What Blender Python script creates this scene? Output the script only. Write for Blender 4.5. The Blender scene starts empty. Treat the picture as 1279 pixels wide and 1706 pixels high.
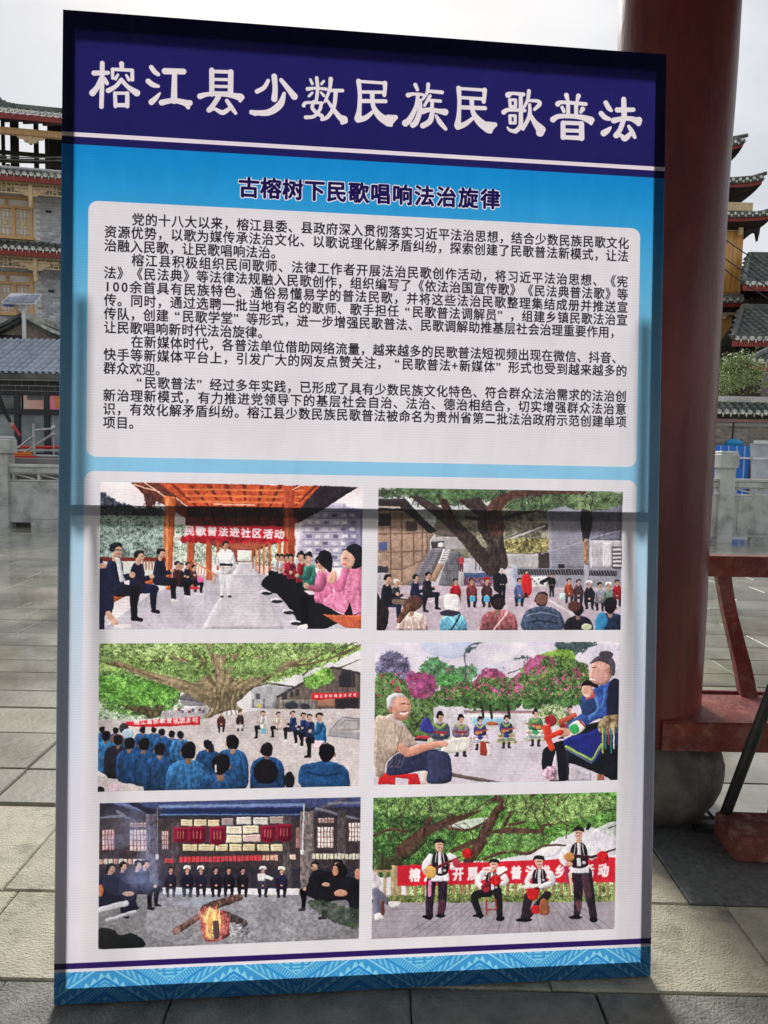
import bpy, math, random
import numpy as np
from mathutils import Vector, Matrix
random.seed(7)
scene=bpy.context.scene; COL=scene.collection
R=math.radians
# ------------------------------------------------------------ camera
PITCH,ROLL,FPX,EYE=.083,.0206,1201.77,1.5
fw=Vector((0,math.cos(PITCH),-math.sin(PITCH))); _r=Vector((1,0,0)); _u=_r.cross(fw)
CR=math.cos(ROLL)*_r+math.sin(ROLL)*_u; CU=-math.sin(ROLL)*_r+math.cos(ROLL)*_u
cd=bpy.data.cameras.new('camera'); cam=bpy.data.objects.new('camera',cd); COL.objects.link(cam)
m=Matrix((CR,CU,-fw)).transposed().to_4x4(); m.translation=Vector((0,0,EYE)); cam.matrix_world=m
cd.sensor_fit='HORIZONTAL'; cd.sensor_width=36; cd.lens=FPX/1279*36; cd.clip_start=.05; cd.clip_end=1500
scene.camera=cam
# ------------------------------------------------------------ sky: overcast, sun behind thin cloud beyond the board
SUN_EL,SUN_AZ=R(38),R(-8)          # azimuth from +Y towards +X
world=bpy.data.worlds.new('World'); scene.world=world; world.use_nodes=True
nt=world.node_tree; nt.nodes.clear(); N=nt.nodes.new; L=nt.links.new
out=N('ShaderNodeOutputWorld'); bg=N('ShaderNodeBackground'); bg.inputs[1].default_value=.1
sky=N('ShaderNodeTexSky'); sky.sky_type='NISHITA'; sky.sun_disc=False; sky.sun_elevation=SUN_EL; sky.sun_rotation=SUN_AZ; sky.air_density=1.2; sky.dust_density=3
tc=N('ShaderNodeTexCoord'); mp=N('ShaderNodeMapping'); mp.inputs['Scale'].default_value=(1,1,2.2)
nz=N('ShaderNodeTexNoise'); nz.inputs['Scale'].default_value=2.1; nz.inputs['Detail'].default_value=5; nz.inputs['Roughness'].default_value=.5
cr=N('ShaderNodeValToRGB'); cr.color_ramp.elements[0].position=.38; cr.color_ramp.elements[1].position=.64
cr.color_ramp.elements[0].color=(.60,.63,.68,1); cr.color_ramp.elements[1].color=(.87,.88,.89,1)
sc=N('ShaderNodeVectorMath'); sc.operation='SCALE'; sc.inputs['Scale'].default_value=4.0
mx=N('ShaderNodeMix'); mx.data_type='RGBA'; mx.inputs['Factor'].default_value=.93
L(tc.outputs['Generated'],mp.inputs[0]); L(mp.outputs[0],nz.inputs[0]); L(nz.outputs[0],cr.inputs[0]); L(cr.outputs[0],sc.inputs[0])
L(sky.outputs[0],mx.inputs['A']); L(sc.outputs[0],mx.inputs['B']); L(mx.outputs['Result'],bg.inputs[0]); L(bg.outputs[0],out.inputs[0])
sd=bpy.data.lights.new('sun','SUN'); sd.energy=1.5; sd.angle=R(16); sd.color=(1,.97,.92)
so=bpy.data.objects.new('sun',sd); COL.objects.link(so)
_d=Vector((math.sin(SUN_AZ)*math.cos(SUN_EL),math.cos(SUN_AZ)*math.cos(SUN_EL),math.sin(SUN_EL)))
so.rotation_euler=_d.to_track_quat('Z','Y').to_euler(); so.location=_d*60
scene.view_settings.view_transform='Standard'; scene.view_settings.look='None'; scene.view_settings.exposure=1.28; scene.view_settings.gamma=1
scene.view_settings.use_curve_mapping=False
scene.cycles.max_bounces=8; scene.cycles.transmission_bounces=6
def W(px,py,y):
    # point seen at photograph pixel (px, py) at y metres in front of the camera
    d=fw+CR*((px-639.5)/FPX)-CU*((py-853)/FPX); return Vector((0,0,EYE))+d*(y/d.y)
# ------------------------------------------------------------ mesh helpers
class MB:
    def __init__(s): s.v=[]; s.f=[]; s.m=[]; s.sm=[]
    def add(s,vs,fs,mi=0,smooth=False):
        b=len(s.v); s.v+= [tuple(v) for v in vs]; s.f+=[tuple(b+i for i in f) for f in fs]; s.m+=[mi]*len(fs); s.sm+=[smooth]*len(fs)
    def box(s,lo,hi,mi=0,ch=0,M=None):
        x0,y0,z0=lo; x1,y1,z1=hi
        if ch:
            c=ch; vs=[(x0,y0,z0),(x1,y0,z0),(x1,y1,z0),(x0,y1,z0),(x0,y0,z1-c),(x1,y0,z1-c),(x1,y1,z1-c),(x0,y1,z1-c),(x0+c,y0+c,z1),(x1-c,y0+c,z1),(x1-c,y1-c,z1),(x0+c,y1-c,z1)]
            fs=[(3,2,1,0),(8,9,10,11)]+[(i,(i+1)%4,4+(i+1)%4,4+i) for i in range(4)]+[(4+i,4+(i+1)%4,8+(i+1)%4,8+i) for i in range(4)]
        else:
            vs=[(x0,y0,z0),(x1,y0,z0),(x1,y1,z0),(x0,y1,z0),(x0,y0,z1),(x1,y0,z1),(x1,y1,z1),(x0,y1,z1)]
            fs=[(3,2,1,0),(4,5,6,7),(0,1,5,4),(1,2,6,5),(2,3,7,6),(3,0,4,7)]
        if M: vs=[M@Vector(v) for v in vs]
        s.add(vs,fs,mi); return s
    def tube(s,pts,r,n=8,mi=0,cap=True):
        pts=[Vector(p) for p in pts]; rr=r if isinstance(r,(list,tuple)) else [r]*len(pts); vs=[]
        for i,p in enumerate(pts):
            d=(pts[min(i+1,len(pts)-1)]-pts[max(i-1,0)]).normalized()
            a=d.cross(Vector((0,0,1))); a=a.normalized() if a.length>1e-3 else Vector((1,0,0)); b=d.cross(a)
            vs+=[p+rr[i]*(math.cos(t)*a+math.sin(t)*b) for t in [2*math.pi*k/n for k in range(n)]]
        fs=[(i*n+k,i*n+(k+1)%n,(i+1)*n+(k+1)%n,(i+1)*n+k) for i in range(len(pts)-1) for k in range(n)]
        s.add(vs,fs,mi,True)
        if cap: s.add(vs[:n],[tuple(range(n))],mi); s.add(vs[-n:],[tuple(range(n))[::-1]],mi)
        return s
    def bar(s,a,b,w,h,mi=0,up=(0,0,1)):
        a,b=Vector(a),Vector(b); d=(b-a).normalized(); sd=d.cross(Vector(up))
        if sd.length<1e-3: sd=d.cross(Vector((0,1,0)))
        sd.normalize(); u=sd.cross(d); vs=[]
        for p in (a,b):
            for i,j in ((-1,-1),(1,-1),(1,1),(-1,1)): vs.append(p+sd*i*w/2+u*j*h/2)
        s.add(vs,[(0,1,2,3),(7,6,5,4),(0,4,5,1),(1,5,6,2),(2,6,7,3),(3,7,4,0)],mi); return s
    def lathe(s,prof,n=32,c=(0,0,0),mi=0,wob=0):
        vs=[]
        for r,z in prof:
            for k in range(n):
                t=2*math.pi*k/n; q=r*(1+wob*math.sin(3*t+z*5)+wob*.6*math.sin(7*t-z*9)); vs.append((c[0]+q*math.cos(t),c[1]+q*math.sin(t),c[2]+z))
        s.add(vs,[(i*n+k,i*n+(k+1)%n,(i+1)*n+(k+1)%n,(i+1)*n+k) for i in range(len(prof)-1) for k in range(n)],mi,True)
        s.add(vs[:n],[tuple(range(n))[::-1]],mi); s.add(vs[-n:],[tuple(range(n))],mi); return s
    def prism(s,poly,y0,y1,mi=0,M=None):
        # poly in x,z, extruded along y
        n=len(poly); vs=[(x,y0,z) for x,z in poly]+[(x,y1,z) for x,z in poly]
        if M: vs=[M@Vector(v) for v in vs]
        s.add(vs,[tuple(range(n)),tuple(range(n,2*n))[::-1]]+[(i,n+i,n+(i+1)%n,(i+1)%n) for i in range(n)],mi); return s
    def mesh(s,name,mats):
        me=bpy.data.meshes.new(name); me.from_pydata(s.v,[],s.f)
        for m in (mats if isinstance(mats,(list,tuple)) else [mats]): me.materials.append(m)
        me.polygons.foreach_set('material_index',s.m); me.polygons.foreach_set('use_smooth',s.sm); me.update(); return me
    def build(s,name,mats,parent=None,kind=None,label=None):
        o=bpy.data.objects.new(name,s.mesh(name,mats)); COL.objects.link(o)
        if parent: o.parent=parent
        if kind: o['kind']=kind
        if label: o['label']=label
        return o
def place(name,me,parent,M=None,loc=None):
    o=bpy.data.objects.new(name,me); COL.objects.link(o); o.parent=parent
    if M is not None: o.matrix_local=M
    elif loc is not None: o.location=loc
    return o
def thing(name,label,cat,loc=(0,0,0),rz=0,group=None):
    o=bpy.data.objects.new(name,None); COL.objects.link(o); o.empty_display_size=.1; o.location=loc; o.rotation_euler=(0,0,rz)
    o['label']=label; o['category']=cat
    if group: o['group']=group
    return o
def tag(o,label,cat,group=None):
    o['label']=label; o['category']=cat
    if group: o['group']=group
    return o
def copytree(o,parent=None):
    c=o.copy(); COL.objects.link(c)
    if parent: c.parent=parent
    for ch in list(o.children): copytree(ch,c)
    return c
# ------------------------------------------------------------ materials
def s2l(c): return tuple(((v/255)/12.92 if v/255<=.04045 else ((v/255+.055)/1.055)**2.4) for v in c)
def mat(name,c1,c2=None,scale=6,detail=5,rough=.7,rough2=None,bump=0,bscale=40,metal=0,rnd=0,stretch=(1,1,1),pos=True,spec=.5,dirt=None,dscale=2,coord='Object',lo=.35,hi=.65,coat=0):
    m=bpy.data.materials.new(name); m.use_nodes=True; t=m.node_tree; N=t.nodes.new; L=t.links.new; b=t.nodes['Principled BSDF']
    c2=c2 or c1; tc=N('ShaderNodeTexCoord'); mp=N('ShaderNodeMapping'); mp.inputs['Scale'].default_value=stretch; L(tc.outputs[coord],mp.inputs[0]); vec=mp.outputs[0]
    oi=N('ShaderNodeObjectInfo'); av=N('ShaderNodeVectorMath'); av.operation='ADD'; cx=N('ShaderNodeCombineXYZ'); ml=N('ShaderNodeMath'); ml.operation='MULTIPLY'; ml.inputs[1].default_value=37
    L(oi.outputs['Random'],ml.inputs[0]); L(ml.outputs[0],cx.inputs[0]); L(ml.outputs[0],cx.inputs[1]); L(vec,av.inputs[0]); L(cx.outputs[0],av.inputs[1]); vec=av.outputs[0]
    n=N('ShaderNodeTexNoise'); n.inputs['Scale'].default_value=scale; n.inputs['Detail'].default_value=detail; n.inputs['Roughness'].default_value=.62; L(vec,n.inputs[0])
    r=N('ShaderNodeMapRange'); r.inputs[1].default_value=lo; r.inputs[2].default_value=hi; L(n.outputs[0],r.inputs[0])
    x=N('ShaderNodeMix'); x.data_type='RGBA'; x.inputs['A'].default_value=(*s2l(c1),1); x.inputs['B'].default_value=(*s2l(c2),1); L(r.outputs[0],x.inputs['Factor']); col=x.outputs['Result']
    if dirt:
        n3=N('ShaderNodeTexNoise'); n3.inputs['Scale'].default_value=dscale; n3.inputs['Detail'].default_value=7; n3.inputs['Roughness'].default_value=.7; L(vec,n3.inputs[0])
        r3=N('ShaderNodeMapRange'); r3.inputs[1].default_value=.5; r3.inputs[2].default_value=.72; L(n3.outputs[0],r3.inputs[0])
        x3=N('ShaderNodeMix'); x3.data_type='RGBA'; L(col,x3.inputs['A']); x3.inputs['B'].default_value=(*s2l(dirt),1); L(r3.outputs[0],x3.inputs['Factor']); col=x3.outputs['Result']
    if rnd:
        h=N('ShaderNodeHueSaturation'); rr=N('ShaderNodeMapRange'); rr.inputs[3].default_value=1-rnd; rr.inputs[4].default_value=1+rnd; L(oi.outputs['Random'],rr.inputs[0]); L(rr.outputs[0],h.inputs['Value']); L(col,h.inputs['Color']); col=h.outputs[0]
    L(col,b.inputs['Base Color']); b.inputs['Roughness'].default_value=rough; b.inputs['Metallic'].default_value=metal; b.inputs['Specular IOR Level'].default_value=spec
    if rough2 is not None:
        q=N('ShaderNodeMapRange'); q.inputs[1].default_value=.38; q.inputs[2].default_value=.62; q.inputs[3].default_value=rough; q.inputs[4].default_value=rough2
        n4=N('ShaderNodeTexNoise'); n4.inputs['Scale'].default_value=scale*.35; n4.inputs['Detail'].default_value=4; L(vec,n4.inputs[0]); L(n4.outputs[0],q.inputs[0]); L(q.outputs[0],b.inputs['Roughness'])
    if coat:
        b.inputs['Coat Weight'].default_value=coat; b.inputs['Coat Roughness'].default_value=.08
    if bump:
        n2=N('ShaderNodeTexNoise'); n2.inputs['Scale'].default_value=bscale; n2.inputs['Detail'].default_value=5; L(vec,n2.inputs[0])
        bp=N('ShaderNodeBump'); bp.inputs['Strength'].default_value=bump; bp.inputs['Distance'].default_value=.01; L(n2.outputs[0],bp.inputs['Height']); L(bp.outputs[0],b.inputs['Normal'])
    return m
# ---------------------------------------------------------------- print painter (numpy raster of the flat print on the fabric)
def homog(src, dst):
    A=[]; b=[]
    for (x,y),(u,v) in zip(src,dst):
        A.append([x,y,1,0,0,0,-u*x,-u*y]); b.append(u)
        A.append([0,0,0,x,y,1,-v*x,-v*y]); b.append(v)
    h=np.linalg.solve(np.array(A,float),np.array(b,float))
    return np.append(h,1).reshape(3,3)
TW,TH=2200,3505
QUAD=[(107,22),(1112,91),(1081,1629),(87,1684)]
HB=homog(QUAD,[(0,0),(TW,0),(TW,TH),(0,TH)])
def ap(M,pts):
    p=np.asarray(pts,float); q=np.c_[p[:,:2],np.ones(len(p))]@M.T
    return q[:,:2]/q[:,2:3]
def vnoise(h,w,cell,rng):
    gh,gw=int(h/cell)+3,int(w/cell)+3
    g=rng.random((gh,gw)).astype(np.float32)
    y=np.arange(h)/cell; x=np.arange(w)/cell
    yi=y.astype(int); xi=x.astype(int); fy=(y-yi)[:,None]; fx=(x-xi)[None]
    fy=fy*fy*(3-2*fy); fx=fx*fx*(3-2*fx)
    a=g[yi][:,xi]; b=g[yi][:,xi+1]; c=g[yi+1][:,xi]; d=g[yi+1][:,xi+1]
    return ((a*(1-fx)+b*fx)*(1-fy)+(c*(1-fx)+d*fx)*fy).astype(np.float32)
def fbm(h,w,cell,rng,n=4,g=.6):
    o=0; a=1; s=0
    for i in range(n):
        o=o+a*vnoise(h,w,max(cell,1.01),rng); s+=a; a*=g; cell/=2.1
    return o/s
def spline(P,n=5,closed=True):
    P=np.asarray(P,float)
    if len(P)<3: return P
    if closed: Q=[P[-1],*P,P[0],P[1]]; m=len(P)
    else: Q=[P[0],*P,P[-1]]; m=len(P)-1
    out=[]
    t=np.linspace(0,1,n,endpoint=False)[:,None]
    for i in range(m):
        a,b,c,d=Q[i],Q[i+1],Q[i+2],Q[i+3]
        out.append(.5*((2*b)+(c-a)*t+(2*a-5*b+4*c-d)*t*t+(3*b-a-3*c+d)*t**3))
    if not closed: out.append(P[-1:])
    return np.vstack(out)
def finish(s,amp=1.7):
    # the softness and irregularity of a printed snapshot
    h,w=s.h,s.w; r=s.rng
    dx=(fbm(h,w,26,r,2)-.5)*2*amp*1.1+(vnoise(h,w,6,r)-.5)*1.8; dy=(fbm(h,w,26,r,2)-.5)*2*amp*1.1+(vnoise(h,w,6,r)-.5)*1.8
    Y,X=np.mgrid[0:h,0:w]; v=s.a[np.clip((Y+dy).round().astype(int),0,h-1),np.clip((X+dx).round().astype(int),0,w-1)]
    v=v*(1+.24*(fbm(h,w,60,r,3)-.5)+.04*(vnoise(h,w,7,r)-.5)+.05*(vnoise(h,w,2.6,r)-.5))[:,:,None]; v=np.clip(v*1.04,0,1); v=v+.16*(v-.5)*(1-np.abs(2*v-1))
    g=v.mean(2,keepdims=True); v=g+(v-g)*.95
    q=np.pad(v,((1,1),(1,1),(0,0)),mode='edge'); v=(q[:-2,1:-1]+q[2:,1:-1]+q[1:-1,:-2]+q[1:-1,2:]+2*v)/6
    s.a[:]=np.clip(v,0,1)
class Pic:
    def __init__(s,img,box,off,sc,seed=1):
        # img: full board array; box: tex-pixel rectangle clipped to; (off, sc): crop pixel -> photograph pixel
        s.x0,s.y0,s.x1,s.y1=[int(round(v)) for v in box]
        s.a=img[s.y0:s.y1,s.x0:s.x1]; s.h,s.w=s.a.shape[:2]
        s.M=np.array([[1,0,-s.x0],[0,1,-s.y0],[0,0,1.]])@HB@np.array([[1/sc,0,off[0]],[0,1/sc,off[1]],[0,0,1.]])
        e=ap(s.M,[(600,300),(700,300)]); s.k=np.hypot(*(e[1]-e[0]))/100
        s.rng=np.random.default_rng(seed); s.no=fbm(s.h,s.w,9,s.rng,3); s.nf=s.rng.random((s.h,s.w)).astype(np.float32)
        s.rl=1.0; q=vnoise(s.h//3+1,s.w,5,s.rng); s.st=np.repeat(q,3,axis=0)[:s.h]; s.nb=fbm(s.h,s.w,40,s.rng,4)
    def T(s,pts): return ap(s.M,pts)
    def put(s,m,bx,col,al=1,tex=.12,tg=0):
        x0,y0,x1,y1=bx; v=s.a[y0:y1,x0:x1]
        c=np.array(col,np.float32)/255.
        f=1+tex*((s.no[y0:y1,x0:x1]-.5)*2.0+(s.nf[y0:y1,x0:x1]-.5)*.5+(s.st[y0:y1,x0:x1]-.5)*(1.2 if (bx[2]-bx[0])<.2*s.w else 0))
        if tg and y1>y0:
            f=f*(1+tg*(.5-(np.arange(y0,y1)-y0)/(y1-y0)))[:,None]
        k=int(np.clip(min(m.shape)*.12,0,9)) if m.size else 0
        if k>1 and tex>0 and (bx[2]-bx[0])<.42*s.w and (bx[3]-bx[1])<.8*s.h:      # soft modelling: lit from upper left, dark towards lower right rim
            q=np.pad(m,k); e=(q[:-2*k,:-2*k]+q[k:-k,:-2*k]+q[:-2*k,k:-k])/3-(q[2*k:,2*k:]+q[k:-k,2*k:]+q[2*k:,k:-k])/3
            q=np.pad(e,2,mode='edge'); e=(q[:-4,:-4]+q[4:,4:]+q[:-4,4:]+q[4:,:-4]+q[2:-2,2:-2]*2)/6
            f=f*(1-.24*np.clip(e,-.6,1)*s.rl)
        cc=np.clip(c[None,None]*f[:,:,None],0,1)
        m=(m*al)[:,:,None]; v[:]=v*(1-m)+cc*m
    def bb(s,P,r=0):
        x0=max(0,int(P[:,0].min()-r)-1); x1=min(s.w,int(P[:,0].max()+r)+2)
        y0=max(0,int(P[:,1].min()-r)-1); y1=min(s.h,int(P[:,1].max()+r)+2)
        return x0,y0,x1,y1
    def pmask(s,P,bx):
        x0,y0,x1,y1=bx; n=len(P); m=np.zeros((y1-y0,x1-x0),bool)
        xs=np.arange(x0,x1)+.5
        A=P; B=np.roll(P,-1,0)
        for j in range(y1-y0):
            y=y0+j+.5
            c=(A[:,1]<=y)!=(B[:,1]<=y)
            if not c.any(): continue
            a=A[c]; b=B[c]; xi=np.sort(a[:,0]+(y-a[:,1])/(b[:,1]-a[:,1])*(b[:,0]-a[:,0]))
            for q in range(0,len(xi)-1,2):
                m[j,max(0,int(xi[q]-x0+.5)):max(0,int(xi[q+1]-x0+.5))]=True
        return m
    def poly(s,pts,col,sm=0,al=1,tex=.12,tg=0):
        P=s.T(pts)
        if sm: P=spline(P,5)
        bx=s.bb(P)
        if bx[2]<=bx[0] or bx[3]<=bx[1]: return
        s.put(s.pmask(P,bx).astype(np.float32),bx,col,al,tex,tg)
    def line(s,pts,col,w=None,sm=1,al=1,tex=.1):
        # pts (x, y[, half width]) in crop pixels
        p=np.array([(q[0],q[1],(q[2] if len(q)>2 else w)) for q in pts],float)
        if sm and len(p)>2: p=spline(p,5,False)
        P=s.T(p); R=p[:,2]*s.k; bx=s.bb(P,R.max())
        if bx[2]<=bx[0] or bx[3]<=bx[1]: return
        x0,y0,x1,y1=bx; X=np.arange(x0,x1)[None]+.5; Y=np.arange(y0,y1)[:,None]+.5; m=np.zeros((y1-y0,x1-x0),np.float32)
        for i in range(len(P)-1):
            r=max(R[i],R[i+1])+1.5
            a0=max(x0,int(min(P[i,0],P[i+1,0])-r)); a1=min(x1,int(max(P[i,0],P[i+1,0])+r)+2)
            b0=max(y0,int(min(P[i,1],P[i+1,1])-r)); b1=min(y1,int(max(P[i,1],P[i+1,1])+r)+2)
            if a1<=a0 or b1<=b0: continue
            XX=X[:,a0-x0:a1-x0]; YY=Y[b0-y0:b1-y0]
            d=P[i+1]-P[i]; L=max(d@d,1e-6)
            t=np.clip(((XX-P[i,0])*d[0]+(YY-P[i,1])*d[1])/L,0,1)
            D=np.hypot(XX-P[i,0]-t*d[0],YY-P[i,1]-t*d[1])-(R[i]+t*(R[i+1]-R[i]))
            mm=m[b0-y0:b1-y0,a0-x0:a1-x0]; np.maximum(mm,np.clip(.5-D,0,1),out=mm)
        s.put(m,bx,col,al,tex)
    def ell(s,x,y,rx,ry,col,rot=0,al=1,tex=.1,tg=0):
        t=np.linspace(0,2*np.pi,18,endpoint=False); c,q=np.cos(rot),np.sin(rot)
        s.poly([(x+c*rx*np.cos(a)-q*ry*np.sin(a),y+q*rx*np.cos(a)+c*ry*np.sin(a)) for a in t],col,0,al,tex,tg)
    def rect(s,x0,y0,x1,y1,col,**k): s.poly([(x0,y0),(x1,y0),(x1,y1),(x0,y1)],col,**k)
    def foliage(s,pts,cols,cell=10,thr=.45,al=1,sm=1,var=1.0):
        # leaf mass: noise thresholded gaps, colours by a second noise
        P=s.T(pts); P=spline(P,5) if sm else P
        bx=s.bb(P)
        if bx[2]<=bx[0] or bx[3]<=bx[1]: return
        x0,y0,x1,y1=bx; h,w=y1-y0,x1-x0
        m=s.pmask(P,bx).astype(np.float32)
        for _ in range(2):
            for ax in (0,1):
                k=int(9*s.k)+3; c=np.cumsum(np.pad(m,[(k,k) if a==ax else (0,0) for a in (0,1)],mode='edge'),axis=ax)
                m=(c[2*k:]-c[:-2*k])/(2*k) if ax==0 else (c[:,2*k:]-c[:,:-2*k])/(2*k)
        n=fbm(h,w,cell*s.k*2.6,s.rng,5,.75); n=(n-n.mean())/(n.std()+1e-6)
        n2=fbm(h,w,cell*s.k*7,s.rng,3,.6); n2=(n2-n2.mean())/(n2.std()+1e-6)
        m=np.clip((n*.2+n2*.13+ (m-.5)*1.4 + .5-thr)*9,0,1)
        v=fbm(h,w,cell*s.k*1.3,s.rng,4,1.1); v=(v-v.mean())/(v.std()+1e-6)
        C=np.array(cols,np.float32)/255; q=np.clip((v*.28+.5)*(len(C)-1),0,len(C)-1.001); i=q.astype(int); f=(q-i)[:,:,None]
        cc=C[i]*(1-f)+C[i+1]*f; v2=fbm(h,w,cell*s.k*4,s.rng,3); v2=(v2-v2.mean())/(v2.std()+1e-6); cc*=((1+(s.nf[y0:y1,x0:x1]-.5)*.35)*np.clip(1+var*(.13*v2+.14*v),.45,1.5))[:,:,None]
        vv=s.a[y0:y1,x0:x1]; m=(m*al)[:,:,None]; vv[:]=vv*(1-m)+np.clip(cc,0,1)*m
    def text(s,txt,p0,p1,size,col,bold=1.5,asp=1,stretch=None):
        # characters centred from p0 to p1 (crop pixels), cell = size
        n=len(txt)
        for i,ch in enumerate(txt):
            t=i/(n-1) if n>1 else 0
            c=(p0[0]+(p1[0]-p0[0])*t,p0[1]+(p1[1]-p0[1])*t)
            g=GLYPH.get(ch)
            if g is None: continue
            cx,cy=s.T([c])[0]; S=size*s.k
            blit(s.a,g,cx,cy,S*asp,S,col,bold)
def blit(a,g,cx,cy,sw,sh,col,bold=0,al=1):
    G=g.shape[0]; x0=int(cx-sw/2); x1=int(cx+sw/2)+2; y0=int(cy-sh/2); y1=int(cy+sh/2)+2
    x0c,x1c,y0c,y1c=max(x0,0),min(x1,a.shape[1]),max(y0,0),min(y1,a.shape[0])
    if x1c<=x0c or y1c<=y0c: return
    m=0; offs=[(0,0)]
    if bold: offs=[(b*np.cos(t),b*np.sin(t)) for b in ((bold,bold*.5) if bold>2 else (bold,)) for t in np.linspace(0,2*np.pi,16 if bold>5 else 8,endpoint=False)]+[(0,0)]
    X=np.arange(x0c,x1c)+.5; Y=np.arange(y0c,y1c)+.5
    for dx,dy in offs:
        u=((X-dx-cx)/sw+.5)*G-.5; v=((Y-dy-cy)/sh+.5)*G-.5
        ui=np.clip(u,0,G-1.001); vi=np.clip(v,0,G-1.001); iu=ui.astype(int); iv=vi.astype(int); fu=(ui-iu)[None]; fv=(vi-iv)[:,None]
        iv=iv[:,None]; iu=iu[None]
        k=(g[iv,iu]*(1-fu)+g[iv,iu+1]*fu)*(1-fv)+(g[iv+1,iu]*(1-fu)+g[iv+1,iu+1]*fu)*fv
        m=np.maximum(m,k)
    m=np.clip((m-.5)*3+.5,0,1)[:,:,None]*al; v=a[y0c:y1c,x0c:x1c]; v[:]=v*(1-m)+np.array(col,np.float32)/255*m

# ---- figures used in the printed photographs
SK=(205,160,140)
def head(p,x,y,r,face=0,hair=(25,22,28),skin=SK,bun=0):
    # face: -1 looks left, 1 right, 0 front, 2 from behind
    if face==2:
        j=math.sin(x*1.7+y*.9); jj=math.sin(x*.37+y*2.3); sk2=tuple(int(c*(.72+.1*jj)) for c in skin); p.line([(x+j*r*.1,y+r*.9),(x,y+r*1.45)],sk2,w=r*.36)
        if j>-.5: p.ell(x-r*(.82+.1*j),y+r*.35,r*.15,r*.24,sk2)
        if j<.5: p.ell(x+r*(.82-.1*j),y+r*.35,r*.15,r*.24,sk2)
        p.poly([(x-r*.9,y+r*.1),(x-r*.72,y-r*(.65+.15*jj)),(x+r*.1*j,y-r*(.95+.1*j)),(x+r*.78,y-r*(.6-.15*jj)),(x+r*.9,y+r*.15),(x+r*.62,y+r*(.85+.15*j)),(x+r*.1*jj,y+r*(1.12-.1*j)),(x-r*.6,y+r*.9)],hair,1,tex=.3)
    else:
        p.line([(x-face*r*.15,y+r*.7),(x-face*r*.2,y+r*1.35)],skin,w=r*.42)
        p.ell(x+face*r*.18,y+r*.15,r*.78,r*1.0,skin)
        p.poly([(x-r*.98,y+r*.1),(x-r*.8,y-r*.75),(x,y-r*1.1),(x+r*.8,y-r*.8),(x+r*.92,y-r*.15),(x+r*.45+face*r*.15,y-r*.42),(x-r*.3+face*r*.3,y-r*.35),(x-r*.5+face*r*.1,y+r*.35)],hair,1)
        if r*p.k>9:
            for dx in ((-.32,.32) if face==0 else (face*.5,)): p.line([(x+(dx-.12)*r,y+r*.08),(x+(dx+.12)*r,y+r*.08)],(70,40,40),w=r*.07)
            p.line([(x+face*r*.3-r*.22,y+r*.65),(x+face*r*.3+r*.22,y+r*.65)],(150,80,80),w=r*.07)
    if face!=2: p.line([(x-face*r*.25,y+r*.95),(x+face*r*.35,y+r*1.02)],tuple(int(c*.72) for c in skin),w=r*.1,al=.7)
    p.line([(x-r*.5,y-r*.75),(x+r*.1,y-r*.92)],tuple(min(255,int(c*1.6)+18) for c in hair),w=r*.1,al=.8)
    if bun: p.ell(x-face*r*.2,y-r*1.05,r*.5,r*.35,hair)
def sit(p,x,y,s,d,coat,pants,shoe=(30,28,32),hair=(25,22,28),skin=SK,clap=1,face=None,bun=0):
    # seated in profile: hip at x,y; s = torso length; d = +1 faces right
    f=lambda a,b:(x+d*a*s,y+b*s)
    dk=tuple(int(c*.7) for c in pants); 
    p.line([(*f(.1,-.02),.2*s),(*f(.62,.0),.16*s)],pants); p.line([(*f(.62,0),.15*s),(*f(.58,.4),.11*s),(*f(.6,.75),.09*s)],dk)
    p.line([(*f(.56,.82),.075*s),(*f(.78,.86),.06*s)],shoe)
    p.poly([f(-.25,.1),f(-.28,-.4),f(-.2,-.85),f(.02,-.98),f(.22,-.85),f(.28,-.4),f(.25,.08)],coat,1,tex=.3,tg=.35)
    dc=tuple(int(c*.78) for c in coat)
    p.line([(*f(.0,-.75),.13*s),(*f(.12,-.38),.11*s),(*f(.46,-.42 if clap else -.12),.085*s)],dc)
    p.ell(*f(.54,-.47 if clap else -.12),.09*s,.09*s,skin)
    head(p,*f(.06,-1.22),.2*s,d if face is None else face,hair,skin,bun)
def sitf(p,x,y,s,coat,pants=(35,35,45),hair=(25,22,28),skin=SK,hat=None,w=1,shoe=(40,38,42)):
    # seated facing the viewer
    for e in (-1,1):
        p.line([(x+e*.14*s,y,.15*s),(x+e*.24*s,y+.12*s,.14*s),(x+e*.2*s,y+.62*s,.09*s)],pants)
        p.ell(x+e*.22*s,y+.7*s,.1*s,.07*s,shoe)
    p.poly([(x-.3*s*w,y+.12*s),(x-.36*s*w,y-.5*s),(x-.18*s,y-.92*s),(x+.18*s,y-.92*s),(x+.36*s*w,y-.5*s),(x+.3*s*w,y+.12*s)],coat,1,tex=.3,tg=.3)
    p.line([(x-.3*s*w,y-.55*s),(x-.3*s,y-.15*s),(x-.06*s,y-.08*s)],tuple(int(c*.8) for c in coat),w=.09*s)
    p.line([(x+.3*s*w,y-.55*s),(x+.3*s,y-.15*s),(x+.06*s,y-.08*s)],tuple(int(c*.8) for c in coat),w=.09*s)
    p.ell(x,y-.08*s,.1*s,.07*s,skin)
    head(p,x,y-1.18*s,.2*s,0,hair,skin)
    if hat: p.poly([(x-.24*s,y-1.2*s),(x-.2*s,y-1.45*s),(x+.2*s,y-1.45*s),(x+.24*s,y-1.2*s),(x,y-1.3*s)],hat,1)
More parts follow.
